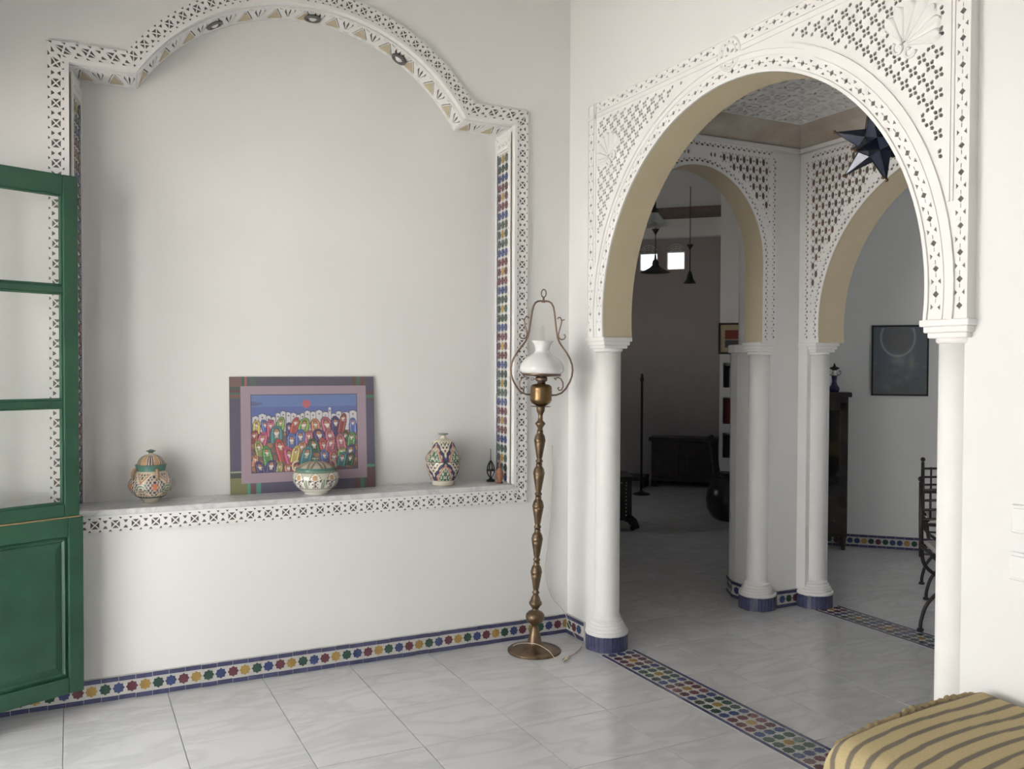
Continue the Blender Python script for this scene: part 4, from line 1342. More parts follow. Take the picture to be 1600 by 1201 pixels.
jar = empty('pottery_jar', (-2.055, 0.118, SZ), 0.4, 'round bellied painted pottery jar with a teal rim, left on the ledge', 'jar')
painted_lathe('body', [(0.026, 0.0), (0.031, 0.002), (0.033, 0.010), (0.048, 0.020), (0.064, 0.030), (0.080, 0.046), (0.091, 0.062), (0.095, 0.076), (0.092, 0.092), (0.083, 0.108), (0.072, 0.121), (0.064, 0.134), (0.060, 0.144), (0.062, 0.150), (0.064, 0.162), (0.067, 0.166), (0.063, 0.169), (0.055, 0.164)], paint_round, jar)
lid = painted_lathe('lid', [(0.058, 0.165), (0.057, 0.172), (0.054, 0.182), (0.048, 0.192), (0.038, 0.202), (0.024, 0.209), (0.011, 0.212), (0.0095, 0.219), (0.0125, 0.222), (0.020, 0.2255), (0.0195, 0.2275), (0.010, 0.231), (0.0, 0.234)], paint_round, jar)
for s in (-1, 1):
    a = YAW + PI + s * 0.72 - 0.4
    h_ = [(0.064, 0.150), (0.074, 0.147), (0.082, 0.134), (0.084, 0.120), (0.080, 0.108)]
    MB().tube([(r * math.cos(a), r * math.sin(a), z) for r, z in h_], [0.006, 0.008, 0.008, 0.008, 0.007], 8).build('handle', 'handle_brown', jar)

bowl = empty('pottery_bowl', (-1.335, 0.070, SZ), 0.2, 'squat painted pottery bowl with lid standing before the painting', 'bowl')
painted_lathe('body', [(0.052, 0.0), (0.055, 0.002), (0.056, 0.010), (0.070, 0.020), (0.090, 0.036), (0.103, 0.055), (0.108, 0.075), (0.106, 0.092), (0.099, 0.106), (0.0925, 0.113), (0.0935, 0.120), (0.0915, 0.1235), (0.086, 0.118)], paint_bowl, bowl)
painted_lathe('lid', [(0.090, 0.119), (0.087, 0.126), (0.074, 0.138), (0.055, 0.147), (0.032, 0.153), (0.013, 0.155), (0.009, 0.158), (0.012, 0.161), (0.019, 0.165), (0.018, 0.169), (0.008, 0.173), (0.0, 0.174)], paint_lid, bowl)
for s in (-1, 1):
    a = YAW - 0.2 + (PI / 2 - 0.25 if s > 0 else -PI / 2 + 0.9)
    pts = [(0.090 * math.cos(a) + 0.030 * math.cos(a) * math.sin(tt), 0.090 * math.sin(a) + 0.030 * math.sin(a) * math.sin(tt), 0.100 + 0.052 * (1 - math.cos(tt)) / 2) for tt in [PI * k / 12 for k in range(13)]]
    MB().tube(pts, 0.0055, 8).build('handle', 'beige_paint', bowl)

urn = empty('pottery_urn', (-0.668, 0.120, SZ), 0.55, 'tall egg shaped painted pottery urn, right on the ledge', 'urn')
painted_lathe('body', [(0.054, 0.0), (0.057, 0.003), (0.0565, 0.016), (0.060, 0.022), (0.070, 0.040), (0.0785, 0.062), (0.084, 0.085), (0.0865, 0.108), (0.086, 0.121)], paint_tall, urn)
painted_lathe('lid', [(0.085, 0.1215), (0.0895, 0.125), (0.0915, 0.134), (0.089, 0.144), (0.081, 0.158), (0.072, 0.172), (0.065, 0.188), (0.060, 0.204), (0.0565, 0.216), (0.050, 0.224), (0.034, 0.231), (0.018, 0.236), (0.0125, 0.244), (0.0115, 0.251), (0.016, 0.255), (0.0255, 0.2575), (0.0265, 0.260), (0.024, 0.262), (0.0, 0.264)], paint_tall, urn)

# small openwork metal perfume burner and turned clay bottle in the corner
tb_ = empty('incense_burner', (-0.392, 0.135, SZ), 0, 'tiny dark openwork metal burner with a thin spike in the niche corner', 'ornament')
MB().lathe([(0.022, 0.0), (0.023, 0.004), (0.020, 0.009), (0.010, 0.013), (0.005, 0.022)], 24).build('foot', 'dark_metal', tb_)
mb = MB()
for k in range(6):
    a = 2 * PI * k / 6
    mb.tube([(r * math.cos(a), r * math.sin(a), z) for r, z in ((0.004, 0.020), (0.014, 0.032), (0.021, 0.046), (0.022, 0.058))], 0.0026, 6)
mb.lathe([(0.020, 0.055), (0.024, 0.058), (0.020, 0.063)], 24)
mb.build('cup', 'dark_metal', tb_)
mb = MB()
for k in range(8):
    a = 2 * PI * k / 8
    mb.tube([(r * math.cos(a), r * math.sin(a), z) for r, z in ((0.019, 0.062), (0.0185, 0.074), (0.014, 0.088), (0.007, 0.100))], 0.0030, 6)
mb.lathe([(0.008, 0.096), (0.009, 0.102), (0.006, 0.108), (0.0025, 0.110)], 16)
mb.build('dome', 'dark_metal', tb_)
MB().tube([(0, 0, 0.108), (0, 0, 0.172)], [0.0022, 0.0014], 8).build('spike', 'dark_metal', tb_)
ck = empty('clay_bottle', (-0.380, 0.052, SZ), 0, 'tiny reddish brown turned bottle in front of the niche mosaic', 'ornament')
MB().lathe([(0.018, 0.0), (0.0185, 0.004), (0.014, 0.008), (0.012, 0.014), (0.0175, 0.024), (0.020, 0.034), (0.0205, 0.040), (0.0195, 0.044), (0.021, 0.048), (0.019, 0.060), (0.012, 0.070), (0.0065, 0.078)], 28).build('body', 'terracotta', ck)
MB().lathe([(0.0065, 0.077), (0.0055, 0.090), (0.0035, 0.108), (0.0015, 0.124)], 16).build('neck', 'terracotta', ck)

# painting: board with painted border, mat and crowd scene (flat paint as vertex colours)
def painting():
    Wp, Hp = 0.700, 0.552
    NU, NV_ = 260, 206
    u = (np.arange(NU) + 0.5) / NU; v = (np.arange(NV_) + 0.5) / NV_
    U, Vv = np.meshgrid(u, v)            # v from the top
    C = np.zeros((NV_, NU, 3))
    C[:] = srgb_np((92, 86, 116))
    def R(u0, u1, v0, v1, col): C[(U >= u0) & (U < u1) & (Vv >= v0) & (Vv < v1)] = srgb_np(col)
    R(0, 1, 0, 0.09, (92, 88, 108)); R(0, 0.08, 0.0, 0.09, (128, 96, 92)); R(0.08, 0.10, 0, 0.09, (66, 104, 84)); R(0.10, 0.115, 0, 0.09, (176, 92, 92)); R(0.135, 0.175, 0, 0.09, (84, 106, 92))
    R(0, 0.08, 0.085, 0.11, (70, 98, 86)); R(0, 0.08, 0.11, 0.135, (112, 72, 84)); R(0, 0.08, 0.135, 0.155, (70, 120, 96)); R(0, 0.08, 0.155, 0.18, (140, 84, 84)); R(0, 0.08, 0.18, 0.19, (84, 112, 92))
    R(0.84, 0.87, 0, 0.09, (112, 78, 66)); R(0.87, 0.90, 0, 0.09, (80, 112, 96)); R(0.90, 0.93, 0, 0.09, (116, 78, 74))
    R(0.94, 1, 0.13, 0.165, (118, 76, 80)); R(0.94, 1, 0.165, 0.195, (70, 134, 108)); R(0.94, 1, 0.195, 0.22, (106, 86, 92))
    R(0.94, 1, 0.79, 0.815, (74, 158, 134)); R(0.93, 1, 0.815, 1, (112, 72, 76))
    R(0, 0.1, 0.80, 0.815, (150, 158, 132)); R(0, 0.11, 0.86, 1, (132, 132, 78)); R(0.0, 0.08, 0.815, 0.86, (80, 84, 84))
    R(0.11, 0.13, 0.9, 1, (66, 170, 140)); R(0.13, 0.17, 0.9, 1, (124, 84, 92)); R(0.17, 0.20, 0.9, 1, (64, 160, 140)); R(0.84, 0.89, 0.9, 1, (108, 70, 78)); R(0.89, 0.915, 0.9, 1, (64, 132, 104))
    R(0.073, 0.94, 0.082, 0.91, (168, 142, 160))
    R(0.138, 0.872, 0.155, 0.826, (66, 54, 88))
    pu0, pu1, pv0, pv1 = 0.142, 0.868, 0.160, 0.820
    inn = (U >= pu0) & (U < pu1) & (Vv >= pv0) & (Vv < pv1)
    X = 225 + (U - pu0) / (pu1 - pu0) * 1145; Y = 120 + (Vv - pv0) / (pv1 - pv0) * 840
    rng = np.random.RandomState(3)
    noise = rng.rand(NV_, NU)
    def fill(mask, col, j=0.12):
        mk = mask & inn
        C[mk] = srgb_np(col)[None] * (1 + j * (noise[mk][:, None] - 0.5))
    fill(inn, (92, 124, 188)); fill((Y > 250) , (84, 104, 180)); fill((Y < 240) & (X < 340) & (np.abs(Y - 215) < 30 - (X - 225) * .2), (96, 104, 150))
    sd = np.hypot(X - 812, Y - 222)
    fill(sd < 46, (206, 92, 106), 0.05)
    # white town
    hts = [(235, 300, 345), (300, 380, 320), (380, 430, 340), (430, 480, 355), (480, 530, 315), (530, 590, 295), (590, 640, 305), (640, 700, 315), (700, 745, 335), (745, 790, 320), (790, 855, 295), (855, 915, 305), (915, 985, 290), (985, 1055, 310), (1055, 1082, 258), (1082, 1140, 330), (1140, 1200, 305), (1200, 1290, 318), (1290, 1370, 300)]
    for a, b, tp in hts:
        md_ = (X >= a) & (X < b); ar = tp + ((X - (a + b) / 2) / ((b - a) / 2)) ** 2 * 18
        fill(md_ & (Y > ar), (206, 204, 208), 0.1); fill(md_ & (np.abs(Y - ar) < 5), (90, 84, 110)); fill((np.abs(X - a) < 4) & (Y > tp + 8), (130, 128, 140))
        fill((np.hypot(X - (a + b) / 2, Y - tp - 45) < 9), (110, 112, 104))
    fill(Y > 520, (138, 92, 92), 0.5); fill((Y > 520) & (np.sin(X * 0.05) * np.cos(Y * 0.07) > 0.3), (96, 100, 110), 0.4); fill((Y > 520) & (np.sin(X * 0.037 + 2) * np.cos(Y * 0.05 + 1) > 0.5), (176, 120, 72), 0.4)
    COLS = dict(y=(196, 172, 70), b=(74, 104, 176), m=(188, 66, 112), l=(120, 160, 66), n=(72, 66, 122), r=(186, 66, 66), o=(192, 116, 74), p=(176, 84, 108), k=(150, 66, 62), t=(56, 132, 138), d=(62, 98, 72), g=(84, 150, 80), v=(142, 152, 80), u=(86, 70, 120))
    figs = [(280, 390, 80, 150, 'y'), (350, 385, 85, 170, 'b'), (425, 385, 90, 190, 'm'), (545, 358, 95, 210, 'l'), (620, 425, 76, 150, 'n'), (705, 366, 95, 210, 'r'), (800, 375, 125, 190, 'l'), (900, 385, 115, 160, 'o'), (1010, 368, 130, 210, 'p'), (1125, 362, 110, 230, 'n'), (1230, 333, 92, 220, 'k'), (1325, 385, 92, 170, 'b'),
            (265, 500, 85, 150, 'k'), (360, 515, 115, 220, 'm'), (490, 455, 135, 190, 't'), (645, 540, 115, 190, 'b'), (742, 500, 120, 200, 'b'), (835, 515, 100, 150, 'p'), (930, 505, 130, 150, 'n'), (1050, 500, 110, 190, 'p'), (1245, 530, 85, 180, 'd'), (1318, 545, 100, 180, 'g'), (1175, 560, 115, 210, 'p'),
            (285, 610, 105, 180, 'v'), (500, 598, 115, 260, 'r'), (770, 640, 110, 130, 'o'), (870, 610, 120, 160, 'd'), (975, 605, 120, 220, 'r'), (1090, 600, 105, 150, 'p'), (370, 670, 115, 260, 'g'), (1312, 685, 115, 170, 'u'),
            (600, 688, 135, 220, 'm'), (705, 680, 100, 180, 'y'), (830, 690, 145, 200, 't'), (990, 735, 110, 150, 'b'), (1105, 735, 135, 190, 'p'), (1205, 720, 95, 90, 'l'), (1215, 770, 105, 160, 't'), (1305, 780, 95, 150, 'd'),
            (270, 770, 70, 120, 'o'), (290, 838, 95, 150, 'n'), (435, 828, 115, 150, 'n'), (525, 850, 75, 120, 'v'), (600, 880, 100, 100, 'o'), (700, 880, 110, 100, 'k'), (1000, 870, 120, 100, 'o')]
    frng = random.Random(11); X0_ = X
    for (cx, tp, w, h, k) in figs:
        X = X0_ - frng.uniform(-0.28, 0.28) * (Y - tp); w *= frng.uniform(0.92, 1.12)
        T = (Y - tp) / h
        hw = w / 2 * np.sqrt(np.clip(1 - (1 - np.clip(T * 1.6, 0, 1)) ** 2, 0, 1)) * (1 - 0.12 * np.clip(T, 0, 1))
        dx = np.abs(X - cx); body = (T > 0) & (T < 1)
        fill(body & (dx < hw + 5), (70, 56, 66), 0.2)
        fill(body & (dx < hw - 1), COLS[k], 0.35)
        fill(body & (np.abs(dx - hw * 0.68) < 3.5) & (T > 0.2), tuple(min(255, int(c * 1.35 + 20)) for c in COLS[k]), 0.1)
        fy = tp + min(h * 0.38, w * 0.62)
        e = ((X - cx) / (w * 0.20)) ** 2 + ((Y - fy) / (w * 0.27)) ** 2
        fill(e < 1.25, (84, 50, 44), 0.1); fill(e < 0.85, (190, 128, 92), 0.2)
        fill((e < 0.95) & (Y > fy + 2), (222, 214, 208), 0.1)
        fill((np.abs(X - cx) < w * 0.12) & (Y > fy + w * 0.24) & (Y < fy + w * 0.42), (196, 172, 150), 0.4)
    g_ = C.mean(-1, keepdims=True); C = g_ + (C - g_) * 0.72 + 0.02
    t = empty('painting', (-1.356, 0.186, SZ), 0, 'unframed bright painting of a crowd in coloured hoods leaning in the niche', 'painting')
    t.rotation_euler = (-math.radians(3.6), 0, 0)
    MB().box(-Wp / 2, Wp / 2, -0.0, 0.006, 0.0, Hp).build('board', 'raw_wood_edge', t)
    xs = np.linspace(-Wp / 2, Wp / 2, NU); zs_ = np.linspace(Hp, 0, NV_)
    GX, GZ = np.meshgrid(xs, zs_)
    vs_ = np.stack([GX.ravel(), np.full(GX.size, -0.0008), GZ.ravel()], 1)
    idx = np.arange(NU * NV_).reshape(NV_, NU)
    fs_ = np.stack([idx[:-1, :-1], idx[1:, :-1], idx[1:, 1:], idx[:-1, 1:]], -1).reshape(-1, 4)
    me = bpy.data.meshes.new('canvas'); me.from_pydata(vs_.tolist(), [], fs_.tolist()); me.materials.append(MATS['painted_canvas'])
    a = me.color_attributes.new('Col', 'FLOAT_COLOR', 'POINT')
    a.data.foreach_set('color', np.concatenate([C.reshape(-1, 3), np.ones((NU * NV_, 1))], 1).astype(np.float32).ravel())
    o = bpy.data.objects.new('canvas', me); link(o, t)
painting()

# ================================================================== SWITCHES, BENCH
def light_switch(y, z, label, n):
    t = empty('light_switch', (0.0, y, z), 0, label, 'light switch', 'switches on the right wall')
    MB().box(-0.012, 0.0, -0.04 * n, 0.04 * n, -0.040, 0.040).build('plate', 'plastic_white', t, bevel=0.005)
    for k in range(n):
        c = -0.04 * n + 0.04 + 0.08 * k
        MB().box(-0.017, -0.010, c - 0.031, c + 0.031, -0.031, 0.031).build('rocker', 'plastic_white', t, bevel=0.002)
light_switch(-2.527, 0.996, 'upper white light switch at the right edge of the picture', 1)
light_switch(-2.562, 0.862, 'lower white double light switch at the right edge of the picture', 2)

def bench():
    t = empty('striped_bench', (-0.335, -3.25, 0), 0, 'low bench with a gold and brown striped mattress by the right wall', 'bench')
    x0, x1, y0, y1 = -0.292, 0.318, -0.85, 0.850
    MB().box(x0 + 0.03, x1, y0, y1 - 0.03, 0.02, 0.30).build('base', 'dark_wood', t, bevel=0.01)
    # mattress: rounded box as a grid, stripes run across (x) and repeat along y
    zt, zb, r = 0.495, 0.30, 0.05
    NX, NY = 40, 420
    vs_, cols = [], []
    gold, brown, edge = srgb_np((190, 172, 130)), srgb_np((118, 108, 96)), srgb_np((176, 156, 118))
    def sect(k):      # profile round the mattress in x: bottom front -> top -> bottom back
        L1, L2 = zt - zb, x1 - x0
        s = k * (2 * L1 + L2)
        def corner(cx, cz, a): return (cx + r * math.cos(a), cz + r * math.sin(a))
        if s < L1 - r: return (x0, zb + s)
        if s < L1 + r:
            return corner(x0 + r, zt - r, PI - (s - L1 + r) / (2 * r) * PI / 2)
        if s < L1 + L2 - r: return (x0 + s - L1, zt)
        if s < L1 + L2 + r: return corner(x1 - r, zt - r, PI / 2 - (s - L1 - L2 + r) / (2 * r) * PI / 2)
        return (x1, zt - (s - L1 - L2))
    for j in range(NY + 1):
        y = y0 + (y1 - y0) * j / NY
        e = min(y - y0, y1 - y)
        sh = 0.0 if e > r else r - math.sqrt(max(0, r * r - (r - e) ** 2))
        for i in range(NX + 1):
            x, z = sect(i / NX)
            hx_ = (x - (x0 + x1) / 2)
            z2 = z - sh * (z - zb) / (zt - zb)
            z2 += 0.006 * math.sin(x * 9 + y * 5) * (1 if z > zt - 0.02 else 0.3) - 0.050 * (max(0.0, 0.10 - hx_) / 0.40) ** 1.5 * (z - zb) / (zt - zb)
            w = 0.004 * math.sin(x * 11 + y * 3)
            vs_.append((x + 0.003 * math.sin(y * 40), y, z2))
            ph = ((y1 - 0.020 - y + w) % 0.052) / 0.052
            cols.append(brown if ph < 0.30 else gold * (0.92 if ph < 0.36 or ph > 0.95 else 1.0))
    fs_ = [(j * (NX + 1) + i, j * (NX + 1) + i + 1, (j + 1) * (NX + 1) + i + 1, (j + 1) * (NX + 1) + i) for j in range(NY) for i in range(NX)]
    fs_.append(tuple(range(NX + 1))); fs_.append(tuple(NY * (NX + 1) + i for i in reversed(range(NX + 1))))
    me = bpy.data.meshes.new('mattress'); me.from_pydata(vs_, [], fs_); me.materials.append(MATS['striped_fabric'])
    me.polygons.foreach_set('use_smooth', [len(p.vertices) == 4 for p in me.polygons])
    a = me.color_attributes.new('Col', 'FLOAT_COLOR', 'POINT')
    a.data.foreach_set('color', np.concatenate([np.array(cols), np.ones((len(cols), 1))], 1).astype(np.float32).ravel())
    o = bpy.data.objects.new('mattress', me); link(o, t)
    # gathered piping round the far end
    pts = []
    for k in range(121):
        x = x0 + 0.012 + (x1 - x0 - 0.024) * k / 120
        drop = 0.05 * max(0, 1 - (k / 10)) ** 2 + 0.05 * max(0, 1 - (120 - k) / 10) ** 2
        pts.append((x, y1 - 0.012 + 0.004 * math.sin(k * 1.1), zt - 0.020 - drop + 0.003 * math.sin(k * 0.9) - 0.050 * (max(0.0, 0.10 - (x - (x0 + x1) / 2)) / 0.40) ** 1.5 + 0.006))
    mb = MB().tube(pts, [0.008 + 0.002 * math.sin(k * 1.3) for k in range(121)], 8)
    p = mb.build('piping', 'striped_fabric', t)
    a = p.data.color_attributes.new('Col', 'FLOAT_COLOR', 'POINT')
    a.data.foreach_set('color', np.tile(np.append(edge * 0.8, 1), (len(p.data.vertices), 1)).astype(np.float32).ravel())
bench()

# ================================================================== HALL STAR LANTERN
def star_lantern():
    c = V((0.80, -1.300, 2.40))
    t = empty('star_lantern', c, 0.35, 'dark blue faceted glass star lantern hanging under the hall ceiling', 'lantern')
    t.rotation_euler = (0.25, 0.2, 0.35)
    ph = (1 + math.sqrt(5)) / 2
    ico = [V(p).normalized() for p in [(0, 1, ph), (0, -1, ph), (0, 1, -ph), (0, -1, -ph), (1, ph, 0), (-1, ph, 0), (1, -ph, 0), (-1, -ph, 0), (ph, 0, 1), (-ph, 0, 1), (ph, 0, -1), (-ph, 0, -1)]]
    dod = []
    for i in range(12):
        for j in range(i + 1, 12):
            for k in range(j + 1, 12):
                if all((ico[a] - ico[b]).length < 1.2 for a, b in ((i, j), (j, k), (i, k))):
                    dod.append((ico[i] + ico[j] + ico[k]).normalized())
    for d in ico:
        ring = sorted(dod, key=lambda p: -p.dot(d))[:5]
        x = (ring[0] - d * ring[0].dot(d)).normalized(); y = d.cross(x)
        ring.sort(key=lambda p: math.atan2(p.dot(y), p.dot(x)))
        mb = MB().add([p * 0.075 for p in ring] + [d * 0.185], [(k, (k + 1) % 5, 5) for k in range(5)])
        sp = mb.build('point', 'star_glass', t)
        MB().ball(d * 0.187, 0.008, 8, 6).build('tip', 'brass_light', sp)
        lead = MB()
        for p in ring: lead.tube([p * 0.076, d * 0.185], 0.0016, 4)
        lead.build('solder_edge', 'dark_metal', sp)
    mw = t.matrix_basis.inverted()
    ch = MB().tube([mw @ V((c.x, c.y, c.z + 0.12)), mw @ V((c.x, c.y, 2.771))], 0.003, 6)
    ch.build('chain', 'dark_metal', t)
star_lantern()

# ================================================================== DARK ROOM FURNITURE
def pendant(x, y, zs_, kind, label):
    t = empty('pendant_lamp', (x, y, zs_), 0, label, 'pendant lamp', 'pendant lamps in the dark room')
    top = 3.28 - zs_
    MB().tube([(0, 0, 0.1), (0, 0, top)], 0.004, 6).build('chain', 'dark_metal', t)
    if kind == 'wide':
        MB().lathe([(0.020, 0.06), (0.030, 0.075), (0.026, 0.10), (0.012, 0.12), (0.008, 0.16)], 20).build('cap', 'dark_metal', t)
        MB().lathe([(0.135, 0.0), (0.125, 0.006), (0.09, 0.022), (0.05, 0.045), (0.028, 0.068), (0.02, 0.08)], 32, caps=False).build('shade', 'dark_metal', t)
    elif kind == 'glass':
        MB().lathe([(0.030, 0.085), (0.036, 0.10), (0.030, 0.12), (0.010, 0.13), (0.008, 0.20)], 20).build('cap', 'dark_metal', t)
        n, mb = 40, MB()
        prof = [(0.105, 0.0), (0.095, 0.01), (0.07, 0.035), (0.045, 0.07), (0.032, 0.09)]
        vs_ = []
        for q, (r, z) in enumerate(prof):
            for i in range(n):
                a = 2 * PI * i / n; rr = r * (1 + 0.08 * math.sin(8 * a) * (1 - q / 4))
                vs_.append((rr * math.cos(a), rr * math.sin(a), z + 0.008 * math.sin(8 * a) * (1 - q / 4)))
        mb.add(vs_, [(q * n + i, q * n + (i + 1) % n, (q + 1) * n + (i + 1) % n, (q + 1) * n + i) for q in range(4) for i in range(n)], True)
        mb.build('shade', 'frost', t, fix=False)
    else:
        MB().lathe([(0.065, 0.0), (0.055, 0.012), (0.035, 0.04), (0.026, 0.08), (0.018, 0.11), (0.006, 0.125), (0.005, 0.36)], 24, caps=False).build('shade', 'dark_metal', t)
    if kind != 'glass':
        z = 0.34
        MB().lathe([(0.005, z), (0.012, z + 0.015), (0.032, z + 0.045), (0.036, z + 0.05), (0.006, z + 0.052)], 18).build('finial', 'dark_metal', t)
pendant(1.472, 1.298, 2.455, 'glass', 'frilled pale glass pendant lamp, highest of three in the dark room')
pendant(2.366, 2.524, 2.27, 'wide', 'dark wide shaded pendant lamp before the left window')
pendant(3.271, 3.190, 2.27, 'bell', 'small dark bell pendant lamp beside the right window')

DG = -PI / 4     # furniture set square to the slanted walls: local x runs along (1,-1)
def chest():
    t = empty('wooden_chest', (4.18, 4.43, 0), DG, 'long dark wooden chest against the far wall of the dark room', 'chest')
    w, d, h = 0.74, 0.36, 0.585
    MB().box(-w / 2, w / 2, -d / 2, d / 2, 0.07, h - 0.045).build('body', 'dark_wood', t, bevel=0.006)
    MB().box(-w / 2 - 0.03, w / 2 + 0.03, -d / 2 - 0.03, d / 2, h - 0.045, h).build('lid', 'dark_wood', t, bevel=0.008)
    for s in (-1, 1):
        MB().box(s * w / 4 - w * 0.19, s * w / 4 + w * 0.19, -d / 2 - 0.012, -d / 2, 0.13, h - 0.10).build('door_panel', 'dark_wood', t, bevel=0.008)
    for sx in (-1, 1):
        for sy in (-1, 1):
            MB().box(sx * (w / 2 - 0.03) - 0.03, sx * (w / 2 - 0.03) + 0.03, sy * (d / 2 - 0.03) - 0.03, sy * (d / 2 - 0.03) + 0.03, 0, 0.08).build('foot', 'dark_wood', t)
chest()
t = empty('low_bench', (3.62, 4.66, 0), DG, 'low dark plank bench at the left of the chest', 'bench')
MB().box(-0.22, 0.14, -0.2, 0.2, 0.085, 0.13).build('plank', 'dark_wood', t, bevel=0.005)
for s in (-0.2, 0.12): MB().box(s - 0.02, s + 0.02, -0.18, 0.18, 0, 0.088).build('support', 'dark_wood', t)
t = empty('pole_stand', (3.30, 4.06, 0), DG, 'slim dark pole with a small finial standing in the dark room', 'pole')
MB().lathe([(0.10, 0.0), (0.10, 0.012), (0.03, 0.03), (0.014, 0.05)], 24).build('foot', 'dark_metal', t)
MB().lathe([(0.013, 0.03), (0.013, 1.25), (0.020, 1.26), (0.022, 1.29), (0.012, 1.31), (0.016, 1.325), (0.004, 1.345)], 12).build('shaft', 'dark_metal', t)

def black_box():
    t = empty('inlaid_box_table', (1.86, 2.55, 0), math.radians(-26), 'small black inlaid box table with scroll feet behind the left column', 'side table')
    w = 0.21
    MB().box(-w, w, -w, w, 0.09, 0.44).build('body', 'black_lacquer', t, bevel=0.006)
    MB().box(-w - 0.015, w + 0.015, -w - 0.015, w + 0.015, 0.435, 0.47).build('top', 'black_lacquer', t, bevel=0.006)
    for k in range(9):
        z = 0.13 + 0.032 * k
        for x in (-w + 0.05, w - 0.05): MB().box(x - 0.005, x + 0.005, -w - 0.003, -w, z, z + 0.014).build('inlay_dot', 'inlay', t)
        x = -w + 0.05 + k * (2 * w - 0.1) / 8
        MB().box(x - 0.007, x + 0.007, -w - 0.003, -w, 0.412, 0.420).build('inlay_dot', 'inlay', t)
    for sx in (-1, 1):
        for sy in (-1, 1):
            MB().tube([(sx * (w - 0.03), sy * (w - 0.03), 0.12), (sx * (w + 0.01), sy * (w + 0.01), 0.08), (sx * (w + 0.03), sy * (w + 0.03), 0.045), (sx * (w + 0.0), sy * w, 0.022)], [0.035, 0.04, 0.035, 0.021], 8).build('foot', 'black_lacquer', t)
black_box()
t = empty('round_pot', (3.085, 2.36, 0), 0, 'round glossy black pot on the floor of the dark room', 'pot')
MB().lathe([(0.10, 0.0), (0.15, 0.03), (0.19, 0.10), (0.20, 0.19), (0.185, 0.28), (0.14, 0.35), (0.085, 0.385), (0.075, 0.40)], 36).build('body', 'black_lacquer', t)
MB().lathe([(0.072, 0.395), (0.088, 0.40), (0.09, 0.41), (0.07, 0.412), (0.065, 0.38)], 30, caps=False).build('rim', 'black_lacquer', t)
t = empty('carved_chair', (3.345, 2.850, 0), DG, 'dark curved wooden chair beside the white shelf wall', 'chair')
MB().box(-0.02, 0.26, -0.11, 0.11, 0.34, 0.38).build('seat', 'dark_wood', t, bevel=0.01)
for sy in (-1, 1):
    MB().tube([(0.02, sy * 0.09, 0.0), (0.01, sy * 0.09, 0.36), (-0.02, sy * 0.09, 0.56), (-0.05, sy * 0.09, 0.70)], [0.022, 0.026, 0.024, 0.02], 8).build('back_post', 'dark_wood', t)
    MB().ball((-0.052, sy * 0.09, 0.715), 0.026, 10, 8).build('finial', 'dark_wood', t)
    MB().tube([(0.24, sy * 0.09, 0.0), (0.23, sy * 0.09, 0.35)], [0.020, 0.024], 8).build('leg', 'dark_wood', t)
MB().add([(x + dx, y, z) for y in (-0.09, 0.09) for x, z in ((0.0, 0.40), (-0.03, 0.56), (-0.05, 0.68)) for dx in (-0.012, 0.012)],
         [(0, 1, 3, 2), (2, 3, 5, 4), (6, 8, 9, 7), (8, 10, 11, 9), (0, 2, 8, 6), (2, 4, 10, 8), (1, 7, 9, 3), (3, 9, 11, 5), (4, 5, 11, 10), (0, 6, 7, 1)]).build('back_panel', 'dark_wood', t)
# picture on the shelf wall
def framed(name, origin_fn, u0, u1, z0, z1, label, paint, depth=0.02, bar=0.02, fm='black_lacquer', off=0.0):
    t = empty(name, origin_fn((u0 + u1) / 2, z0, 0.0), DG, label, 'picture')
    w, h = (u1 - u0) / 2, z1 - z0
    for (x0, x1, a, b) in ((-w, w, 0, bar), (-w, w, h - bar, h), (-w, -w + bar, bar, h - bar), (w - bar, w, bar, h - bar)):
        MB().box(x0, x1, -depth, 0, a, b).build('frame_bar', fm, t)
    N, M_ = 70, 84
    xs = np.linspace(-w + bar * 0.9, w - bar * 0.9, N); zs_ = np.linspace(h - bar * 0.9, bar * 0.9, M_)
    GX, GZ = np.meshgrid(xs, zs_)
    Uu, Vv = np.meshgrid(np.linspace(0, 1, N), np.linspace(0, 1, M_))
    C = paint(Uu, Vv)
    idx = np.arange(N * M_).reshape(M_, N)
    fs_ = np.stack([idx[:-1, :-1], idx[1:, :-1], idx[1:, 1:], idx[:-1, 1:]], -1).reshape(-1, 4)
    me = bpy.data.meshes.new('print'); me.from_pydata(np.stack([GX.ravel(), np.full(GX.size, -depth * 0.6), GZ.ravel()], 1).tolist(), [], fs_.tolist()); me.materials.append(MATS['print_under_glass'])
    a = me.color_attributes.new('Col', 'FLOAT_COLOR', 'POINT')
    a.data.foreach_set('color', np.concatenate([C.reshape(-1, 3), np.ones((N * M_, 1))], 1).astype(np.float32).ravel())
    link(bpy.data.objects.new('print', me), t)
def paint_small(U, V_):
    C = np.zeros(U.shape + (3,)); C[:] = srgb_np((196, 178, 140))
    C[(np.abs(U - .5) < .3) & (V_ > .2) & (V_ < .52)] = srgb_np((132, 60, 50))
    C[(np.abs(U - .5) < .3) & (V_ > .56) & (V_ < .82)] = srgb_np((84, 84, 84))
    return C
framed('framed_picture', fnS, -0.012, 0.26, 1.55, 1.865, 'small cream picture above the book niches in the dark room', paint_small, 0.035, 0.02, 'dark_wood')
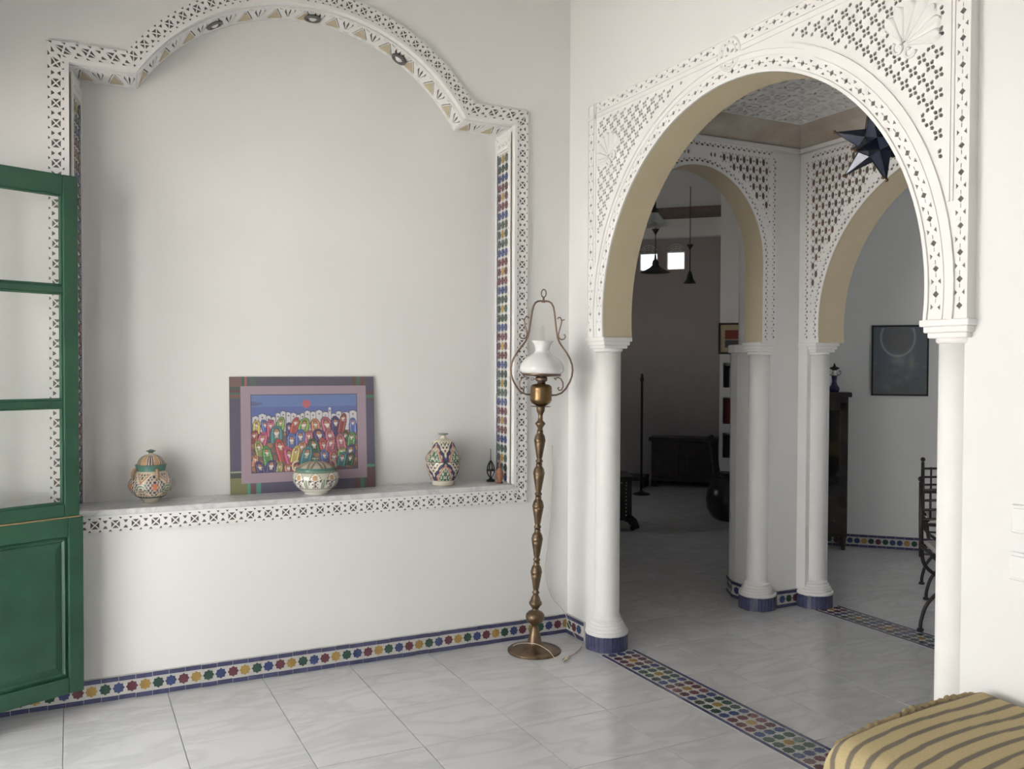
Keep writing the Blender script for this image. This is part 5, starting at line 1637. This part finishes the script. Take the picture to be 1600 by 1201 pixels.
def paint_print(U, V_):
    rng = np.random.RandomState(5)
    C = np.zeros(U.shape + (3,)); C[:] = srgb_np((84, 90, 100))
    def mixc(m, col): C[:] = C * (1 - m[..., None]) + srgb_np(col) * m[..., None]
    g = lambda cx, cy, sx, sy: np.exp(-(((U - cx) / sx) ** 2 + ((V_ - cy) / sy) ** 2))
    mixc(np.clip((V_ - 0.55) * 1.2, 0, .7), (76, 78, 76))
    mixc(0.7 * g(.52, .2, .14, .12), (104, 92, 88)); mixc(0.6 * g(.48, .5, .12, .09), (132, 136, 132)); mixc(0.6 * g(.72, .52, .06, .14), (128, 130, 122))
    rr = np.hypot((U - .46) / 1.0, (V_ - .16) * 1.15)
    mixc(0.55 * np.exp(-((rr - .315) / .018) ** 2) * (V_ > .02), (168, 174, 172)); mixc(0.3 * (rr < .3), (100, 102, 100))
    for k in range(26):
        cx, cy = rng.rand(), .5 + .5 * rng.rand()
        mixc(0.35 * g(cx, cy, .03 + .05 * rng.rand(), .012 + .03 * rng.rand()), [(58, 60, 60), (124, 128, 130), (90, 92, 80)][k % 3])
    return C * 1.5
fnDn = lambda u, v, h: (2.2 + s2 * u, 1.95 - s2 * u, v)
def ud(x): return (x - 2.2) / s2
framed('wall_picture', fnDn, ud(3.262), ud(3.551), 1.200, 1.748, 'grey blue framed print with a pale ring on the dining room wall', paint_print, 0.018, 0.012)

# ================================================================== DINING ROOM FURNITURE
def cabinet():
    # right front corner about (3.0, 0.87); local x along (1,-1)
    w, d, h = 0.40, 0.19, 1.225
    c = V((3.0, 0.87, 0)) - V((s2, -s2, 0)) * (w / 2) + V((s2, s2, 0)) * (d / 2)
    t = empty('tall_cabinet', c, DG, 'tall narrow dark wooden cabinet with a glass door in the dining room', 'cabinet')
    MB().box(-w / 2, w / 2, -d / 2, d / 2, 0.10, h - 0.03).build('body', 'dark_wood', t, bevel=0.004)
    MB().box(-w / 2 - 0.025, w / 2 + 0.025, -d / 2 - 0.025, d / 2, h - 0.035, h).build('top', 'dark_wood', t, bevel=0.005)
    for s in (-1, 1):
        dr_ = MB()
        x0, x1 = (s * w / 4 - w / 4 + 0.015, s * w / 4 + w / 4 - 0.015)
        for (a, b, z0, z1) in ((x0, x0 + 0.045, 0.36, h - 0.08), (x1 - 0.045, x1, 0.36, h - 0.08), (x0, x1, 0.36, 0.41), (x0, x1, h - 0.14, h - 0.08)):
            dr_.box(a, b, -d / 2 - 0.016, -d / 2, z0, z1)
        o = dr_.build('door', 'dark_wood', t)
        MB().box(x0 + 0.045, x1 - 0.045, -d / 2 - 0.008, -d / 2 - 0.004, 0.41, h - 0.14).build('pane', 'cabinet_glass', o)
        MB().ball((s * 0.03, -d / 2 - 0.024, 0.72), 0.009, 8, 6).build('knob', 'brass', o)
        q = MB().box(x0, x1, -d / 2 - 0.014, -d / 2, 0.13, 0.33).build('drawer', 'dark_wood', t, bevel=0.004)
        MB().ball(((x0 + x1) / 2, -d / 2 - 0.022, 0.23), 0.010, 8, 6).build('knob', 'brass', q)
    for sx in (-1, 1):
        for sy in (-1, 1):
            MB().lathe([(0.016, 0.0), (0.018, 0.04), (0.024, 0.10), (0.024, 0.11)], 12, c=(sx * (w / 2 - 0.026), sy * (d / 2 - 0.026), 0)).build('leg', 'dark_wood', t)
cabinet()
vz = empty('blue_vase', (2.995, 1.01, 1.2255), 0, 'small dark blue vase with metal handles on top of the cabinet', 'vase')
MB().lathe([(0.030, 0.0), (0.034, 0.004), (0.040, 0.022), (0.038, 0.036), (0.024, 0.056), (0.017, 0.080), (0.020, 0.115), (0.024, 0.125)], 28).build('body', 'vase_blue', vz)
MB().lathe([(0.024, 0.124), (0.026, 0.135), (0.020, 0.150), (0.015, 0.165), (0.018, 0.172)], 24).build('collar', 'chrome', vz)
MB().lathe([(0.016, 0.171), (0.026, 0.178), (0.040, 0.186), (0.034, 0.192), (0.012, 0.200), (0.006, 0.218), (0.002, 0.226)], 24).build('lid', 'dark_metal', vz)
for s in (-1, 1):
    MB().tube(smooth_path([(s * 0.020 * s2, -s * 0.020 * s2, 0.128), (s * 0.040 * s2, -s * 0.040 * s2, 0.138), (s * 0.048 * s2, -s * 0.048 * s2, 0.155), (s * 0.040 * s2, -s * 0.040 * s2, 0.166), (s * 0.034 * s2, -s * 0.034 * s2, 0.158)], 4), 0.004, 6).build('handle', 'chrome', vz)

def iron_chair(x, y, rz, label):
    """wrought iron X frame chair, origin at the left rear foot, local x across the seat"""
    t = empty('iron_chair', (x, y, 0), rz, label, 'chair', 'wrought iron chairs in the dining room')
    W, D = 0.50, 0.42
    for yy, nm in ((0.0, 'rear'), (-D, 'front')):
        for s in (0, 1):
            x0 = 0.0 if s == 0 else W; dr_ = 1 if s == 0 else -1
            lo = smooth_path([(x0, yy, 0.0), (x0 + dr_ * 0.004, yy, 0.06), (x0 + dr_ * 0.035, yy, 0.15), (x0 + dr_ * 0.12, yy, 0.235), (x0 + dr_ * 0.25, yy, 0.265)], 5)
            hi = smooth_path([(x0, yy, 0.46), (x0 + dr_ * 0.012, yy, 0.37), (x0 + dr_ * 0.06, yy, 0.315), (x0 + dr_ * 0.14, yy, 0.28), (x0 + dr_ * 0.25, yy, 0.27)], 5)
            MB().tube(lo, 0.010, 8).tube([(x0, yy, 0.0), (x0, yy, 0.012)], 0.018, 8).build('leg', 'iron', t)
            MB().tube(hi, 0.010, 8).build('upper_arc', 'iron', t)
    for s in (0, W):
        MB().tube([(s, 0.0, 0.40), (s, 0.02, 0.62), (s, 0.035, 0.80)], [0.013, 0.012, 0.010], 8).ball((s, 0.036, 0.815), 0.015, 10, 6).build('back_post', 'iron', t)
        MB().tube([(s, 0.0, 0.46), (s, -D, 0.46)], 0.010, 8).build('seat_rail', 'iron', t)
    for yy in (0.0, -D):
        MB().tube([(0, yy, 0.46), (W, yy, 0.46)], 0.010, 8).tube([(0, yy, 0.415), (W, yy, 0.415)], 0.006, 6).build('seat_rail', 'iron', t)
    MB().box(0.015, W - 0.015, -D + 0.01, -0.01, 0.462, 0.495).build('cushion', 'cushion_grey', t, bevel=0.012)
    yb = 0.030
    for z in (0.60, 0.65, 0.70, 0.755):
        MB().tube([(0, yb - (0.76 - z) * 0.1, z), (W / 2, yb + 0.02, z + 0.012), (W, yb - (0.76 - z) * 0.1, z)], 0.007, 6).build('back_bar', 'iron', t)
    for k in range(9):
        xx = 0.05 + k * (W - 0.1) / 8
        MB().tube([(xx, yb + 0.006, 0.60), (xx, yb + 0.012, 0.765)], 0.006, 6).build('back_bar', 'iron', t)
iron_chair(2.621, -0.107, math.radians(-48), 'wrought iron chair with a grid back by the slanted dining wall')
iron_chair(1.724, -0.816, math.radians(-40), 'wrought iron chair nearest the mosaic strip, only its curved leg in view')
